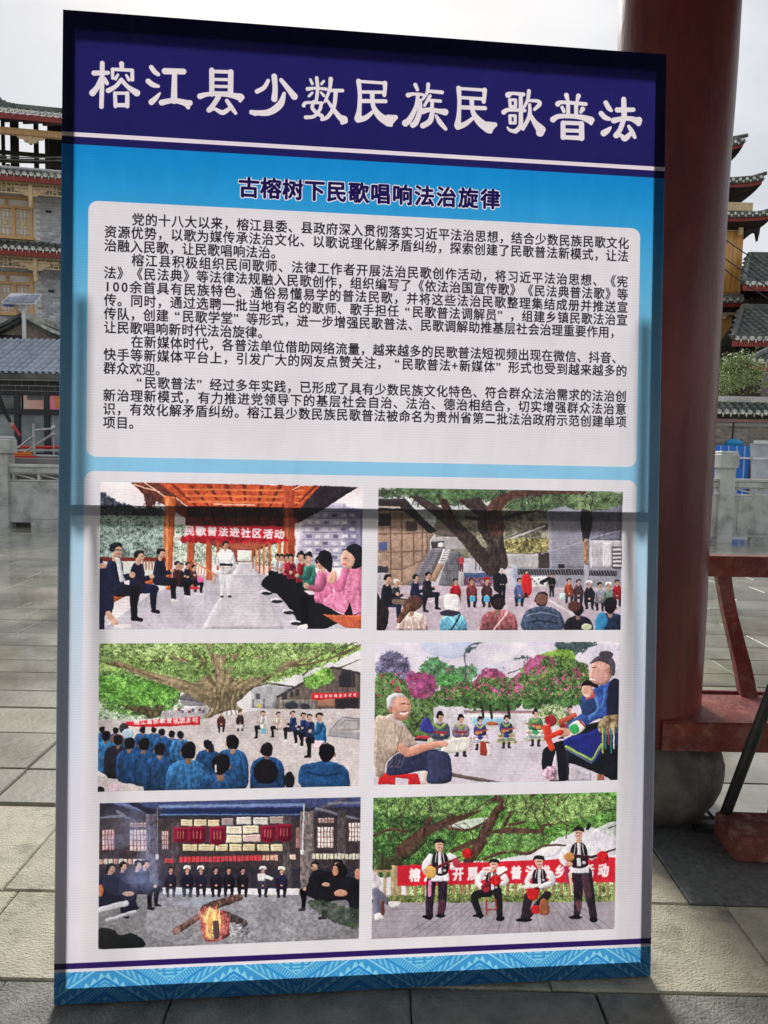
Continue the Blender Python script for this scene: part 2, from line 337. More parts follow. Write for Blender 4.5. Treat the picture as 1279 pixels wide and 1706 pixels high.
def backfig(p,x,y,s,coat,hair=(22,20,28),w=1,hh=1):
    # seen from behind, waist up: x,y centre of shoulders' line, s = shoulder width
    p.poly([(x-.42*s*w,y+1.15*s),(x-.52*s*w,y+.45*s),(x-.42*s*w,y+.08*s),(x-.14*s,y-.06*s),(x+.14*s,y-.06*s),(x+.42*s*w,y+.08*s),(x+.52*s*w,y+.45*s),(x+.42*s*w,y+1.15*s)],coat,1,tex=.35,tg=.35)
    p.line([(x-.3*s*w,y+.3*s),(x-.34*s*w,y+1*s)],tuple(int(c*.7) for c in coat),w=.03*s,al=.7)
    p.line([(x+.28*s*w,y+.3*s),(x+.33*s*w,y+1*s)],tuple(int(c*.7) for c in coat),w=.03*s,al=.7)
    p.line([(x,y+.1*s),(x+.02*s,y+.8*s)],tuple(int(min(255,c*1.2)) for c in coat),w=.025*s,al=.6)
    head(p,x+.03*s*math.sin(x*3.1),y-.30*s*hh,.205*s*hh*(1+.08*math.sin(x*7+y)),2,hair)
def stand(p,x,y,h,coat,pants,hair=(25,22,28),face=0,shoe=(25,25,28),skin=SK,arm=(.1,-.1)):
    # standing, feet at x,y, height h
    for e in (-1,1):
        p.line([(x+e*.05*h,y-.47*h,.058*h),(x+e*.055*h,y-.25*h,.045*h),(x+e*.06*h,y-.03*h,.032*h)],pants)
        p.ell(x+e*.068*h,y-.012*h,.035*h,.018*h,shoe)
    p.poly([(x-.1*h,y-.42*h),(x-.105*h,y-.62*h),(x-.125*h,y-.78*h),(x-.05*h,y-.84*h),(x+.05*h,y-.84*h),(x+.125*h,y-.78*h),(x+.105*h,y-.62*h),(x+.1*h,y-.42*h)],coat,1,tex=.25,tg=.3)
    dc=tuple(int(c*.85) for c in coat)
    for e in (-1,1):
        p.line([(x+e*.11*h,y-.76*h,.036*h),(x+e*.14*h,y-.6*h,.03*h),(x+e*.05*h,y-.52*h,.025*h)],dc); p.ell(x+e*.035*h,y-.52*h,.025*h,.02*h,skin)
    head(p,x,y-.92*h,.062*h,face,hair,skin)
def stripes(a,per,amt):
    y=np.arange(a.shape[0]); a*= (1-amt*(np.sin(y*2*np.pi/per)*.5+.5))[:,None,None]
PHOTO_QUADS=[[(167,808),(604,817),(601,1053),(165,1056)],[(630.5,816),(1037,822),(1032.6,1053.8),(626,1053)],
 [(164,1080),(600.4,1075.7),(596,1315.8),(161.4,1327.5)],[(624,1073.4),(1031,1074),(1027,1304.4),(621.8,1312)],
 [(163.9,1346),(599.7,1334),(595.4,1571),(162,1590)],[(620.8,1333.5),(1025.6,1323.4),(1021,1552),(616.7,1569.5)]]
def photo_box(q):
    P=ap(HB,q); return (P[[0,3],0].mean(),P[[0,1],1].mean(),P[[1,2],0].mean(),P[[2,3],1].mean())
def tree_branch(p,x,y,ang,L,w,col,rng,dep=3):
    pts=[(x,y,w)]; 
    for i in range(4):
        ang+=rng.normal(0,.12); x+=np.cos(ang)*L/4; y+=np.sin(ang)*L/4; pts.append((x,y,w*(1-.16*(i+1))))
    p.line(pts,col,tex=.3)
    if dep>0:
        for k in range(2): tree_branch(p,x,y,ang+rng.normal(0,.5),L*.6,w*.36,col,rng,dep-1)
def photo1(img):
    p=Pic(img,photo_box(PHOTO_QUADS[0]),(160,800),2.842,1); R=p.rect
    R(0,0,1279,753,(238,226,232),tex=.03)
    p.foliage([(0,90),(60,100),(160,150),(330,165),(330,240),(0,240)],[(40,42,55),(90,95,105)],8,.3)
    p.foliage([(0,190),(340,190),(340,420),(0,420)],[(70,85,90),(125,150,140),(175,190,185),(120,135,130)],7,.05,sm=0)
    p.foliage([(370,230),(940,300),(940,420),(370,400)],[(110,130,110),(190,205,185),(225,225,225)],7,.1,sm=0)
    R(0,395,330,480,(215,215,210)); 
    # right building
    p.poly([(985,150),(1080,120),(1180,125),(1180,430),(940,430)],(176,168,190)); p.poly([(1180,140),(1262,150),(1262,430),(1180,430)],(140,135,165))
    for r in range(8):
        y=165+r*33
        p.line([(975,y),(1235,y-4)],(120,115,140),w=1.6)
        for c in range(6):
            x=990+c*42+(r%2)*6; R(x,y+8,x+24,y+24,(215,210,220) if (r+c)%3 else (110,105,130))
    # plank floor
    p.poly([(500,480),(740,400),(790,470),(1279,753),(0,753),(250,560)],(196,188,202),tex=.1)
    p.poly([(680,400),(745,400),(900,753),(480,753)],(206,198,208),tex=.1)
    for i in range(30):
        y=470+i*i*.33; p.line([(480-i*18,y),(830+i*18,y)],(168,160,178),w=.9,al=.6)
    # roof
    p.poly([(160,27),(1240,47),(1120,120),(985,205),(930,225),(940,300),(430,300),(425,200),(330,140),(240,100)],(150,62,42),tex=.3)
    p.poly([(160,27),(330,35),(440,150),(330,140),(240,95)],(105,55,45),tex=.5)
    p.poly([(1060,40),(1240,47),(1080,150),(960,215),(940,180)],(45,38,45),tex=.5)
    p.poly([(300,35),(1060,42),(960,145),(440,140)],(196,84,48),tex=.3)
    for i in range(9):
        a=350+i*85; p.poly([(a,38),(a+22,38),(470+i*58+10,142),(470+i*58,142)],(120,48,34))
    for y in (62,92,120): p.line([(390+y*.4,y),(1010-y*.4,y+3)],(225,120,75),w=5)
    p.poly([(430,140),(965,145),(930,235),(420,232)],(92,34,34),tex=.35)
    for i in range(8): p.line([(480+i*60,150),(520+i*48,232)],(60,24,28),w=5)
    for q in ((180,40,300,75),(230,30,330,100),(380,105,430,140),(560,132,750,134),(930,60,970,40)): p.line([(q[0],q[1]),(q[2],q[3])],(240,190,165),w=3)
    p.foliage([(230,90),(280,100),(262,160),(240,150)],[(60,35,35),(100,60,50)],4,.3)
    # tunnel beyond the banner
    p.poly([(430,300),(900,300),(760,350),(735,405),(650,405),(640,350)],(140,70,58),tex=.3)
    p.poly([(560,300),(860,300),(745,350),(665,350)],(172,92,72))
    R(668,350,736,402,(222,228,218))
    for i,(x,w) in enumerate([(738,6),(752,7),(768,9),(788,11),(815,13),(858,17)]): R(x,350-i*9,x+w,440+i*9,(208,122,72) if i%2 else (180,95,58),tex=.2)
    for x,w in ((520,26),(570,12),(600,8),(430,34)): p.poly([(x,300),(x+w,300),(x+w,400+w*3.5),(x,400+w*3.5)],(178,88,56),tex=.2)
    p.poly([(325,90),(375,100),(363,385),(352,540),(330,540),(318,380)],(196,100,58),tex=.2); p.line([(338,110),(332,520)],(228,150,100),w=6)
    p.poly([(890,60),(938,60),(940,360),(932,430),(884,430),(886,360)],(176,78,52),tex=.2); p.line([(905,150),(903,400)],(210,120,85),w=6)
    R(425,234,886,304,(205,40,58),tex=.1); p.foliage([(425,285),(660,295),(886,290),(880,312),(425,312)],[(190,35,50),(150,25,40)],4,.4)
    p.text('民歌普法进社区活动',(442,258),(866,272),47,(245,225,232),1.6)
    # railing left
    for i in range(9): p.line([(460+i*13,410+i*8),(455+i*13,470+i*5)],(190,120,80),w=2)
    p.line([(460,402),(570,470)],(200,130,90),w=4)
    # bench left
    R(15,385,330,405,(120,45,40)); 
    for i in range(8): R(190+i*14,400,197+i*14,445,(170,110,90))
    p.line([(70,590),(300,480)],(190,95,60),w=14)
    # man in white
    stand(p,612,573,270,(236,232,238),(228,224,232),face=0); p.poly([(572,362),(650,362),(640,402),(580,402)],(250,246,250)); R(583,414,645,424,(30,28,35))
    # left row of seated people, far to near
    for x,y,s,c in ((460,505,62,(110,60,70)),(430,500,66,(35,35,55)),(395,512,72,(40,35,55)),(380,508,74,(90,35,45))): sit(p,x,y,s,1,c,(28,28,38),(220,215,220))
    sit(p,300,500,110,1,(30,32,58),(26,26,38),(225,220,222)); sit(p,195,535,128,1,(30,30,60),(30,35,75),(25,22,30))
    sit(p,85,545,160,1,(30,36,66),(28,28,38),(22,22,28)); p.poly([(88,385),(112,390),(130,480),(140,500),(112,505)],(200,200,205))
    p.line([(80,350),(128,352)],(90,90,100),w=3)
    p.poly([(14,410),(40,430),(80,560),(70,660),(40,660),(38,728),(14,728)],(34,34,66),1); p.line([(14,430),(35,425)],SK,w=12)
    p.line([(55,655,14),(90,700,12)],SK); p.poly([(88,708),(160,705),(165,728),(95,728)],(225,215,220),1)
    # right row
    for x,y,s,c in ((860,455,60,(200,190,195)),(880,460,64,(215,200,205)),(905,470,70,(190,60,80)),(925,480,78,(140,40,60))): sit(p,x,y,s,-1,c,(26,26,34),(225,220,222),bun=1)
    sit(p,975,500,100,-1,(150,40,55),(26,26,32),(220,215,220),bun=1); sit(p,1010,520,112,-1,(60,120,110),(24,24,30),(220,215,220),bun=1)
    p.poly([(780,510),(830,460),(900,480),(1010,560),(1080,600),(1060,718),(960,720),(940,660),(860,560),(830,550)],(24,24,32),1)
    sit(p,1075,585,150,-1,(225,120,160),(24,24,30),(230,225,225))
    p.poly([(1060,350),(1100,350),(1118,390),(1110,450),(1080,430),(1050,400)],(22,20,28),1)
    # pink coat
    p.poly([(1090,455),(1130,480),(1180,440),(1190,420),(1262,425),(1258,660),(1180,650),(1070,600),(1100,560),(1150,520),(1110,520)],(232,135,172),1,tex=.25)
    p.line([(1180,440),(1150,530),(1105,470)],(215,115,155),w=18); p.ell(1118,475,20,34,(220,165,145),.3)
    p.ell(1222,375,52,60,(26,24,32)); p.ell(1190,390,34,46,(214,165,148)); p.poly([(1180,340),(1230,330),(1262,350),(1262,420),(1235,410),(1215,370)],(26,24,32),1)
    p.line([(1172,385),(1184,384)],(90,50,50),w=2.4); p.line([(1166,412),(1182,414)],(190,80,90),w=3); p.ell(1180,400,10,8,(226,150,140),al=.6); p.poly([(1060,600),(1180,655),(1250,640),(1150,690),(1080,718),(1040,718),(1030,620)],(24,24,30),1); p.poly([(1200,590),(1215,660),(1170,655)],(24,24,30))
    p.poly([(1070,650),(1255,655),(1255,718),(1180,715)],(200,100,70),tex=.2)
    for x,y in ((800,548),(850,585),(905,637),(940,690)): p.ell(x,y,26,10,(228,222,226)); p.ell(x+6,y+6,26,8,(40,38,45))
    p.poly([(478,475),(510,475),(508,502),(480,502)],(235,110,170)); p.ell(465,530,24,8,(200,50,60))
    finish(p)
def photo2(img):
    p=Pic(img,photo_box(PHOTO_QUADS[1]),(615,805),2.974,2); R=p.rect; rng=p.rng
    R(0,0,1279,758,(196,190,202),tex=.1)
    R(180,60,880,330,(205,205,205),tex=.3); p.foliage([(330,150),(880,120),(880,380),(330,380)],[(95,90,80),(150,145,125),(120,120,110)],9,.2,sm=0)
    # distant eaves, terraces
    p.poly([(330,210),(480,250),(440,280),(300,262)],(120,110,105)); R(300,278,470,345,(178,172,176)); R(305,300,370,335,(70,65,70)); R(340,308,368,330,(225,225,230))
    p.line([(660,300),(870,220)],(205,200,205),w=5); p.line([(665,288),(860,212)],(90,85,90),w=2)
    R(670,360,850,430,(185,180,185)); R(835,350,890,430,(70,62,62))
    p.foliage([(680,290),(880,290),(880,345),(690,345)],[(90,85,50),(150,140,90),(190,180,140)],7,.2)
    # left house
    p.poly([(40,150),(180,140),(330,255),(300,290),(298,345),(195,525),(40,525)],(168,140,125),tex=.2)
    for x in (105,160,220,262,285): p.line([(x,165 if x<200 else 200),(x,500 if x<200 else 420-(x-220))],(110,85,72),w=3)
    for y in (265,355,440): p.line([(40,y),(160,y),(295,y-10 if y<400 else y-60)],(120,95,82),w=3,sm=0)
    R(45,165,105,225,(60,50,55)); R(45,305,88,348,(95,100,150)); R(180,200,235,250,(90,75,72)); R(40,425,92,465,(60,58,66)); R(40,460,98,525,(178,172,180))
    p.poly([(40,90),(180,90),(250,170),(335,250),(300,262),(170,150),(40,150)],(52,44,48),tex=.4); p.line([(40,130),(150,135)],(190,170,160),w=5)
    # stairs
    p.poly([(300,340),(365,340),(290,520),(190,525)],(128,124,134),tex=.25); p.poly([(395,350),(455,350),(440,525),(335,525)],(122,120,128),tex=.25)
    for i in range(20):
        y=345+i*9; p.line([(305-i*5.6,y),(362-i*3.5,y)],(85,82,92),w=1.1); p.line([(396-i*3,y),(452-i*.5,y)],(85,82,92),w=1.1)
    p.poly([(365,340),(402,342),(378,410),(340,405)],(220,215,220)); p.poly([(340,410),(370,412),(325,500),(298,495)],(165,135,110))
    for i in range(5): p.line([(372-i*6,348+i*12),(395-i*5,348+i*12)],(120,110,115),w=1.5)
    # right grey tower house
    p.poly([(860,60),(1090,60),(1090,430),(890,430),(890,220)],(150,148,164),tex=.12); p.poly([(1090,60),(1250,60),(1250,290),(1090,300)],(120,118,134),tex=.2)
    for i in range(30): p.line([(885,75+i*12),(1088,72+i*12)],(128,126,144),w=1,al=.7)
    R(1090,290,1250,430,(188,184,194)); R(1200,320,1248,430,(90,85,95)); R(1155,300,1200,420,(215,210,216)); R(945,60,975,110,(60,80,90))
    for i in range(5): R(1205,330+i*20,1246,340+i*20,(210,205,210))
    p.line([(1075,90,22),(1075,200,30),(1072,290,14)],(38,32,38),al=.9); p.line([(1072,290),(1072,405)],(165,120,80),w=9,tex=.4)
    p.line([(850,360),(1050,300),(1130,270),(1250,240)],(185,180,195),w=2)
    p.poly([(730,430),(1245,430),(1245,530),(730,530)],(150,148,162),tex=.12); R(735,436,1060,464,(52,50,58)); R(1088,440,1225,466,(52,50,58))
    for i in range(36): p.line([(740+i*13.5,440),(748+i*13.5,462)],(140,136,146),w=1.6)
    R(708,415,732,530,(170,175,195)); R(1065,415,1088,530,(165,165,180)); R(935,410,965,430,(40,40,50))
    # behind seats: notice boards
    R(440,445,610,525,(170,165,172)); R(468,455,610,520,(70,90,125)); p.foliage([(468,480),(610,480),(610,520),(468,520)],[(190,60,60),(80,70,110),(180,150,150)],4,.25,sm=0)
    R(790,470,880,532,(228,226,232)); 
    for i in range(7): R(800+i*11,480+(i%3)*12,808+i*11,488+(i%3)*12,(90,90,100))
    # ground
    p.poly([(0,520),(1279,525),(1279,758),(0,758)],(196,178,192),tex=.12)
    for i in range(12): p.line([(0,540+i*i*1.4),(1279,540+i*i*1.4)],(170,150,166),w=1,al=.5)
    p.line([(300,600),(420,555)],(225,210,220),w=5); p.line([(890,590),(1010,660)],(228,215,225),w=5)
    # great tree
    BR=(70,58,56)
    p.foliage([(40,40),(1000,45),(960,110),(860,150),(700,140),(560,110),(420,130),(250,110),(180,90),(60,90)],[(46,62,50),(78,100,72),(116,138,100),(56,74,58)],8,.56)
    p.foliage([(700,50),(1250,50),(1250,110),(1120,150),(900,110)],[(60,75,60),(110,130,90),(90,105,80)],10,.55)
    p.poly([(555,235),(600,190),(655,200),(662,230),(665,300),(680,430),(560,445),(585,330),(560,280)],BR,1,tex=.5)
    p.line([(600,440,30),(520,330,34),(430,230,30),(330,150,24),(240,90,14),(180,50,10)],BR,tex=.5)
    p.line([(400,190,22),(370,110,20),(335,40,15)],(86,58,52),tex=.5); p.line([(620,230,45),(560,150,34),(500,110,26),(420,60,15),(380,40,10)],BR,tex=.5)
    p.line([(630,230,42),(620,140,36),(680,80,24),(760,60,16),(900,50,12),(1060,52,10)],(92,62,56),tex=.5); p.line([(560,240,24),(550,120,18),(500,50,12)],BR,tex=.4)
    p.line([(600,200,14),(700,170,9),(800,150,6),(860,140,4)],BR); p.line([(480,180,8),(560,190,8)],BR)
    for _ in range(40): tree_branch(p,rng.uniform(100,1100),rng.uniform(60,150),rng.uniform(-2.8,-.3),60,3,(58,50,52),rng,1)
    p.foliage([(80,40),(600,42),(560,80),(400,100),(200,80)],[(52,70,52),(98,124,86),(76,100,70)],7,.76)
    for x in (560,640): 
        for k in range(4): p.line([(x+k*18-30,330),(x+k*20-34,440)],(50,42,44),w=3,al=.6)
    # people mid ground
    sitf(p,1240-14,570,62,(150,30,50)); 
    for x,c in ((445,(190,60,80)),): stand(p,455,450,84,c,(90,40,50))
    sitf(p,426,575,66,(170,30,45)); sitf(p,506,575,68,(120,60,65),skin=(190,140,120)); sitf(p,580,575,68,(70,45,50),hat=(160,40,45))
    for x in (510,580,742): R(x-14,570,x+14,598,(90,170,220))
    stand(p,655,600,170,(34,32,42),(26,26,34),hair=(215,210,215)); p.poly([(610,470),(640,440),(645,560),(615,540)],(36,34,44)); sitf(p,742,570,66,(95,110,160)); stand(p,776,578,140,(205,40,48),(200,38,46)); p.poly([(755,470),(797,470),(800,555),(762,555)],(208,40,48),1); R(768,552,782,575,(30,28,34))
    stand(p,902,574,118,(28,28,34),(26,26,32),face=-1); p.line([(890,480),(850,500)],(30,28,34),w=8)
    sitf(p,988,560,58,(150,70,50)); sitf(p,1035,570,62,(80,60,70)); sitf(p,1088,585,66,(40,35,50),hat=(235,230,235)); sitf(p,1140,590,66,(150,150,165)); sitf(p,1185,590,64,(110,130,120),hat=(230,225,230)); 
    R(940,555,970,585,(190,225,225))
    # left group
    sit(p,225,580,80,1,(36,40,72),(40,44,60)); sit(p,285,565,80,1,(42,40,52),(38,38,50)); sit(p,130,600,78,1,(60,60,75),(35,35,45),hair=(225,220,222)); sit(p,85,610,100,1,(30,34,44),(40,50,80))
    p.poly([(34,560),(60,600),(95,640),(80,738),(34,738)],(40,34,40),1,tex=.4); p.line([(120,600),(180,605)],(120,100,90),w=12)
    # backs in the front row
    backfig(p,210,660,150,(222,196,190)); p.ell(222,605,40,36,(92,62,56)); p.poly([(185,610),(215,620),(190,660),(150,705),(135,690)],(105,72,60),1,tex=.4)
    backfig(p,415,668,130,(120,190,225)); p.poly([(372,570),(400,560),(440,570),(448,640),(430,655),(380,640),(366,610)],(235,232,238),1); p.line([(450,665),(405,738)],(40,40,60),w=4); p.poly([(350,650),(400,640),(450,655),(420,668),(360,668)],(60,50,70),1)
    backfig(p,640,650,180,(160,98,104)); p.line([(682,650),(618,738)],(235,190,185),w=5); p.ell(640,605,32,26,(50,36,42))
    backfig(p,855,635,180,(66,80,102)); p.ell(853,585,30,30,(120,85,75)); p.poly([(770,650),(855,618),(945,650),(950,738),(762,738)],(70,84,108),1,tex=.35); p.line([(790,700),(850,690),(930,705)],(40,48,70),w=4); p.line([(780,668),(850,650),(935,668)],(120,135,160),w=3)
    backfig(p,1035,675,140,(34,32,46)); p.ell(1015,618,34,28,(92,58,54)); p.ell(1075,720,28,16,(200,205,170))
    backfig(p,1195,660,150,(40,52,82)); p.ell(1195,598,32,28,(30,28,34)); p.poly([(1120,680),(1150,645),(1180,680),(1160,730),(1118,735)],(60,140,190),1)
    finish(p)
def photo3(img):
    p=Pic(img,photo_box(PHOTO_QUADS[2]),(155,1065),2.811,3); R=p.rect; rng=p.rng
    R(0,0,1279,745,(226,222,226),tex=.04)
    p.foliage([(20,320),(420,330),(420,400),(20,400)],[(120,150,110),(170,195,160),(210,215,205)],8,.2,sm=0)
    # far houses right
    p.poly([(740,240),(830,222),(930,240),(860,300),(850,345),(735,340)],(170,170,176),tex=.15); p.line([(735,245),(820,222),(935,240)],(80,72,78),w=4,sm=0); R(760,270,780,300,(90,88,96))
    p.poly([(850,300),(960,225),(1125,145),(1252,175),(1252,345),(850,345)],(112,100,96),tex=.25); p.line([(860,288),(1120,148),(1252,176)],(70,62,66),w=6,sm=0)
    for i in range(10): p.line([(1020+i*24,220),(1020+i*24,265)],(80,70,68),w=1.5)
    p.poly([(1148,195),(1165,160),(1222,175),(1222,240),(1148,240)],(52,50,58)); R(1205,180,1225,240,(70,60,60)); R(880,270,905,300,(60,55,60)); R(920,262,935,290,(70,64,66)); R(945,250,962,280,(66,60,64))
    R(870,300,1040,345,(128,122,118),tex=.3); R(1130,290,1240,345,(48,44,50)); R(1050,290,1130,330,(165,120,100)); p.ell(925,328,32,18,(58,64,74)); p.ell(990,330,22,14,(60,55,70))
    p.poly([(1020,268),(1240,265),(1240,288),(1020,302)],(205,40,52)); p.text('榕江县民歌普法活动',(1042,285),(1222,276),15,(240,200,205),.6)
    p.poly([(400,300),(520,310),(530,335),(420,332)],(140,134,140)); p.poly([(395,300),(440,262),(500,280),(520,320)],(112,108,116),tex=.2); p.poly([(320,360),(540,330),(560,370),(540,400),(320,400)],(170,165,170),tex=.2)
    for k in range(8): R(395+k*16,345+(k%2)*8,407+k*16,358+(k%2)*8,((120,60,60),(90,90,120),(200,190,190))[k%3])
    R(745,300,750,340,(40,40,44)); R(795,300,800,340,(40,40,44)); R(765,322,785,338,(210,180,90))
    # ground
    p.poly([(20,400),(500,395),(800,345),(1279,340),(1279,745),(0,745)],(204,192,194),tex=.12)
    for i in range(9):
        y=380+i*15; p.line([(520-i*15,y),(900,y-12),(1279,y-30)],(178,168,172),w=1.2,al=.6)
    p.poly([(1090,450),(1160,372),(1252,380),(1252,440)],(176,168,172)); p.line([(1110,440),(1165,380),(1248,388)],(110,105,115),w=2,sm=0); p.line([(1150,420),(1180,395),(1240,398)],(120,115,125),w=2,sm=0)
    p.poly([(1100,440),(1250,450),(1250,485),(1090,470)],(160,155,162)); 
    for i in range(60): x,y=rng.uniform(400,1250),rng.uniform(470,740); p.line([(x,y),(x+rng.uniform(20,70),y)],(180,168,172),w=1,al=.5)
    # foliage back layers
    G=[(64,92,46),(104,142,66),(148,184,98),(190,212,146),(112,150,72)]
    p.foliage([(20,40),(1250,38),(1220,80),(1060,150),(930,200),(760,230),(560,210),(400,250),(250,220),(120,260),(20,280)],G,7,.62)
    p.foliage([(22,180),(250,200),(410,230),(400,310),(300,370),(100,370),(22,300)],[(58,92,50),(96,136,74),(138,170,106)],8,.5)
    # second tree left
    B2=(92,84,60)
    for a,b in (((265,375,18),(150,290,5)),((265,375,16),(110,230,4)),((275,375,16),(215,240,5)),((290,375,14),(330,230,4)),((300,375,12),(360,270,3)),((270,375,12),(60,280,3))):
        m=((a[0]+b[0])/2-8,(a[1]+b[1])/2+10,(a[2]+b[2])/2); p.line([a,m,b],B2,tex=.4)
    p.foliage([(22,200),(240,210),(400,250),(330,330),(120,330),(22,260)],[(70,120,50),(130,180,90)],9,.66)
    # great tree
    TB=(132,120,96)
    p.poly([(520,380),(560,340),(575,300),(560,240),(640,235),(690,260),(670,320),(700,350),(640,352),(590,365),(540,390)],TB,1,tex=.45)
    L=[[(560,300,42),(470,260,34),(380,225,24),(260,190,18),(150,150,13),(30,90,9)],[(580,270,34),(500,210,24),(430,130,16),(320,70,11)],
       [(600,260,42),(590,180,32),(570,110,22),(530,40,16)],[(605,230,26),(600,130,22),(610,38,20)],[(630,240,26),(650,140,18),(680,40,12)],
       [(650,260,30),(740,170,20),(790,90,15),(830,38,10)],[(660,270,30),(760,200,22),(880,150,18),(1000,100,12),(1120,60,8)],[(670,290,22),(740,240,12),(830,190,8)],
       [(560,170,8),(480,90,7),(390,45,5)],[(300,200,9),(160,150,8),(60,135,5)],[(900,140,7),(1020,130,5),(1180,80,4),(1250,40,3)],[(560,240,16),(520,170,9),(420,110,6),(260,50,5)]]
    for _ in range(46):
        x=rng.uniform(60,1150); tree_branch(p,x,rng.uniform(60,190),math.atan2(-1,(x-610)/260)+rng.normal(0,.3),rng.uniform(70,130),4.5,(86,80,62),rng,1)
    for l in L: p.line(l,TB if l[0][2]>20 else (112,98,74),tex=.4)
    for l in L[:7]: p.line([(x-2,y-w*.4,w*.3) for x,y,w in l],(170,150,118),al=.6,tex=.3)
    for k in range(7): p.line([(555+k*20,250,3),(560+k*16,310,4),(535+k*22,372,3)],(90,76,60),al=.6)
    p.foliage([(20,45),(1200,40),(1100,90),(900,120),(700,90),(420,110),(200,120),(20,140)],[(84,112,62),(134,162,96),(178,198,136)],6,.86)
    p.foliage([(300,120),(560,130),(500,220),(330,190)],[(92,122,66),(146,172,110)],5,.9); p.foliage([(620,120),(900,100),(820,200),(650,210)],[(96,126,68),(150,176,112)],5,.9)
    p.foliage([(1000,190),(1100,150),(1130,200),(1040,245),(980,235)],[(90,140,60),(150,190,100)],8,.4)
    # banner left
    p.poly([(150,410),(498,380),(498,420),(300,432),(150,428)],(200,38,50),tex=.15); p.text('榕江县民歌普法进乡村',(200,409),(475,397),26,(240,215,220),.8); p.text('民歌普法活动',(385,413),(450,408),11,(240,200,205),.2)
    # people centre
    sitf(p,597,420,46,(90,50,50),(35,32,40)); sitf(p,685,415,46,(60,45,50),(35,32,40)); R(665,418,700,436,(220,215,215))
    sit(p,795,432,56,-1,(228,218,215),(35,34,44)); sit(p,868,432,52,-1,(225,205,185),(35,34,44)); R(780,435,805,460,(110,170,190))
    for x,y,s in ((935,440,62),(985,455,66),(1015,465,70)): sit(p,x,y,s,-1,(42,56,100),(34,34,46),(230,225,225))
    sit(p,1062,490,92,-1,(40,100,148),(32,32,42),(35,32,38)); p.poly([(1035,490),(1080,492),(1065,530),(1030,525)],(230,190,205))
    # crowd from behind
    blues=[(38,78,122),(32,66,106),(46,92,138),(40,74,116),(52,102,150)]
    for x,y,s in ((40,450,60),(100,455,60),(60,480,70),(160,470,62),(228,450,62),(280,450,60),(320,465,70),(366,475,74),(404,480,78)): backfig(p,x,y+15,s*1.15,blues[int(x)%5])
    p.ell(140,440,22,26,(60,55,60)); p.ell(160,465,30,24,(165,185,205)); p.ell(110,495,34,28,(120,90,85))
    for x,y,s in ((58,510,120),(110,530,120),(170,545,125),(235,550,130),(535,545,115)): backfig(p,x,y,s,blues[int(x+1)%5] if x!=110 else (38,34,48))
    backfig(p,310,580,150,blues[1]); backfig(p,645,545,150,blues[0]); backfig(p,812,580,155,blues[1]); R(536,512,562,548,(35,32,40))
    backfig(p,440,600,200,blues[4]); backfig(p,590,665,215,blues[0]); p.line([(570,610),(572,640)],(220,210,215),w=4)
    backfig(p,1085,600,190,blues[3],w=1.15); p.poly([(965,620),(1010,598),(1080,590),(1150,600),(1180,650),(1175,705),(975,705)],(36,78,124),1,tex=.35); p.line([(1000,640),(1080,655),(1160,640)],(24,54,96),w=5)
    p.ell(805,640,58,60,(24,22,32)); p.poly([(750,700),(860,690),(870,745),(750,745)],(44,60,100)); p.ell(915,680,24,42,(28,26,36)); p.ell(30,730,22,18,(26,24,34)); p.poly([(75,700),(120,705),(115,740),(70,740)],(225,190,210)); p.line([(20,650),(45,665)],(228,222,226),w=9)
    finish(p)
def flowerbed(p,pts,cell=9,thr=.42): p.foliage(pts,[(110,52,84),(176,62,122),(206,110,160),(96,84,76),(186,72,124)],cell,thr)
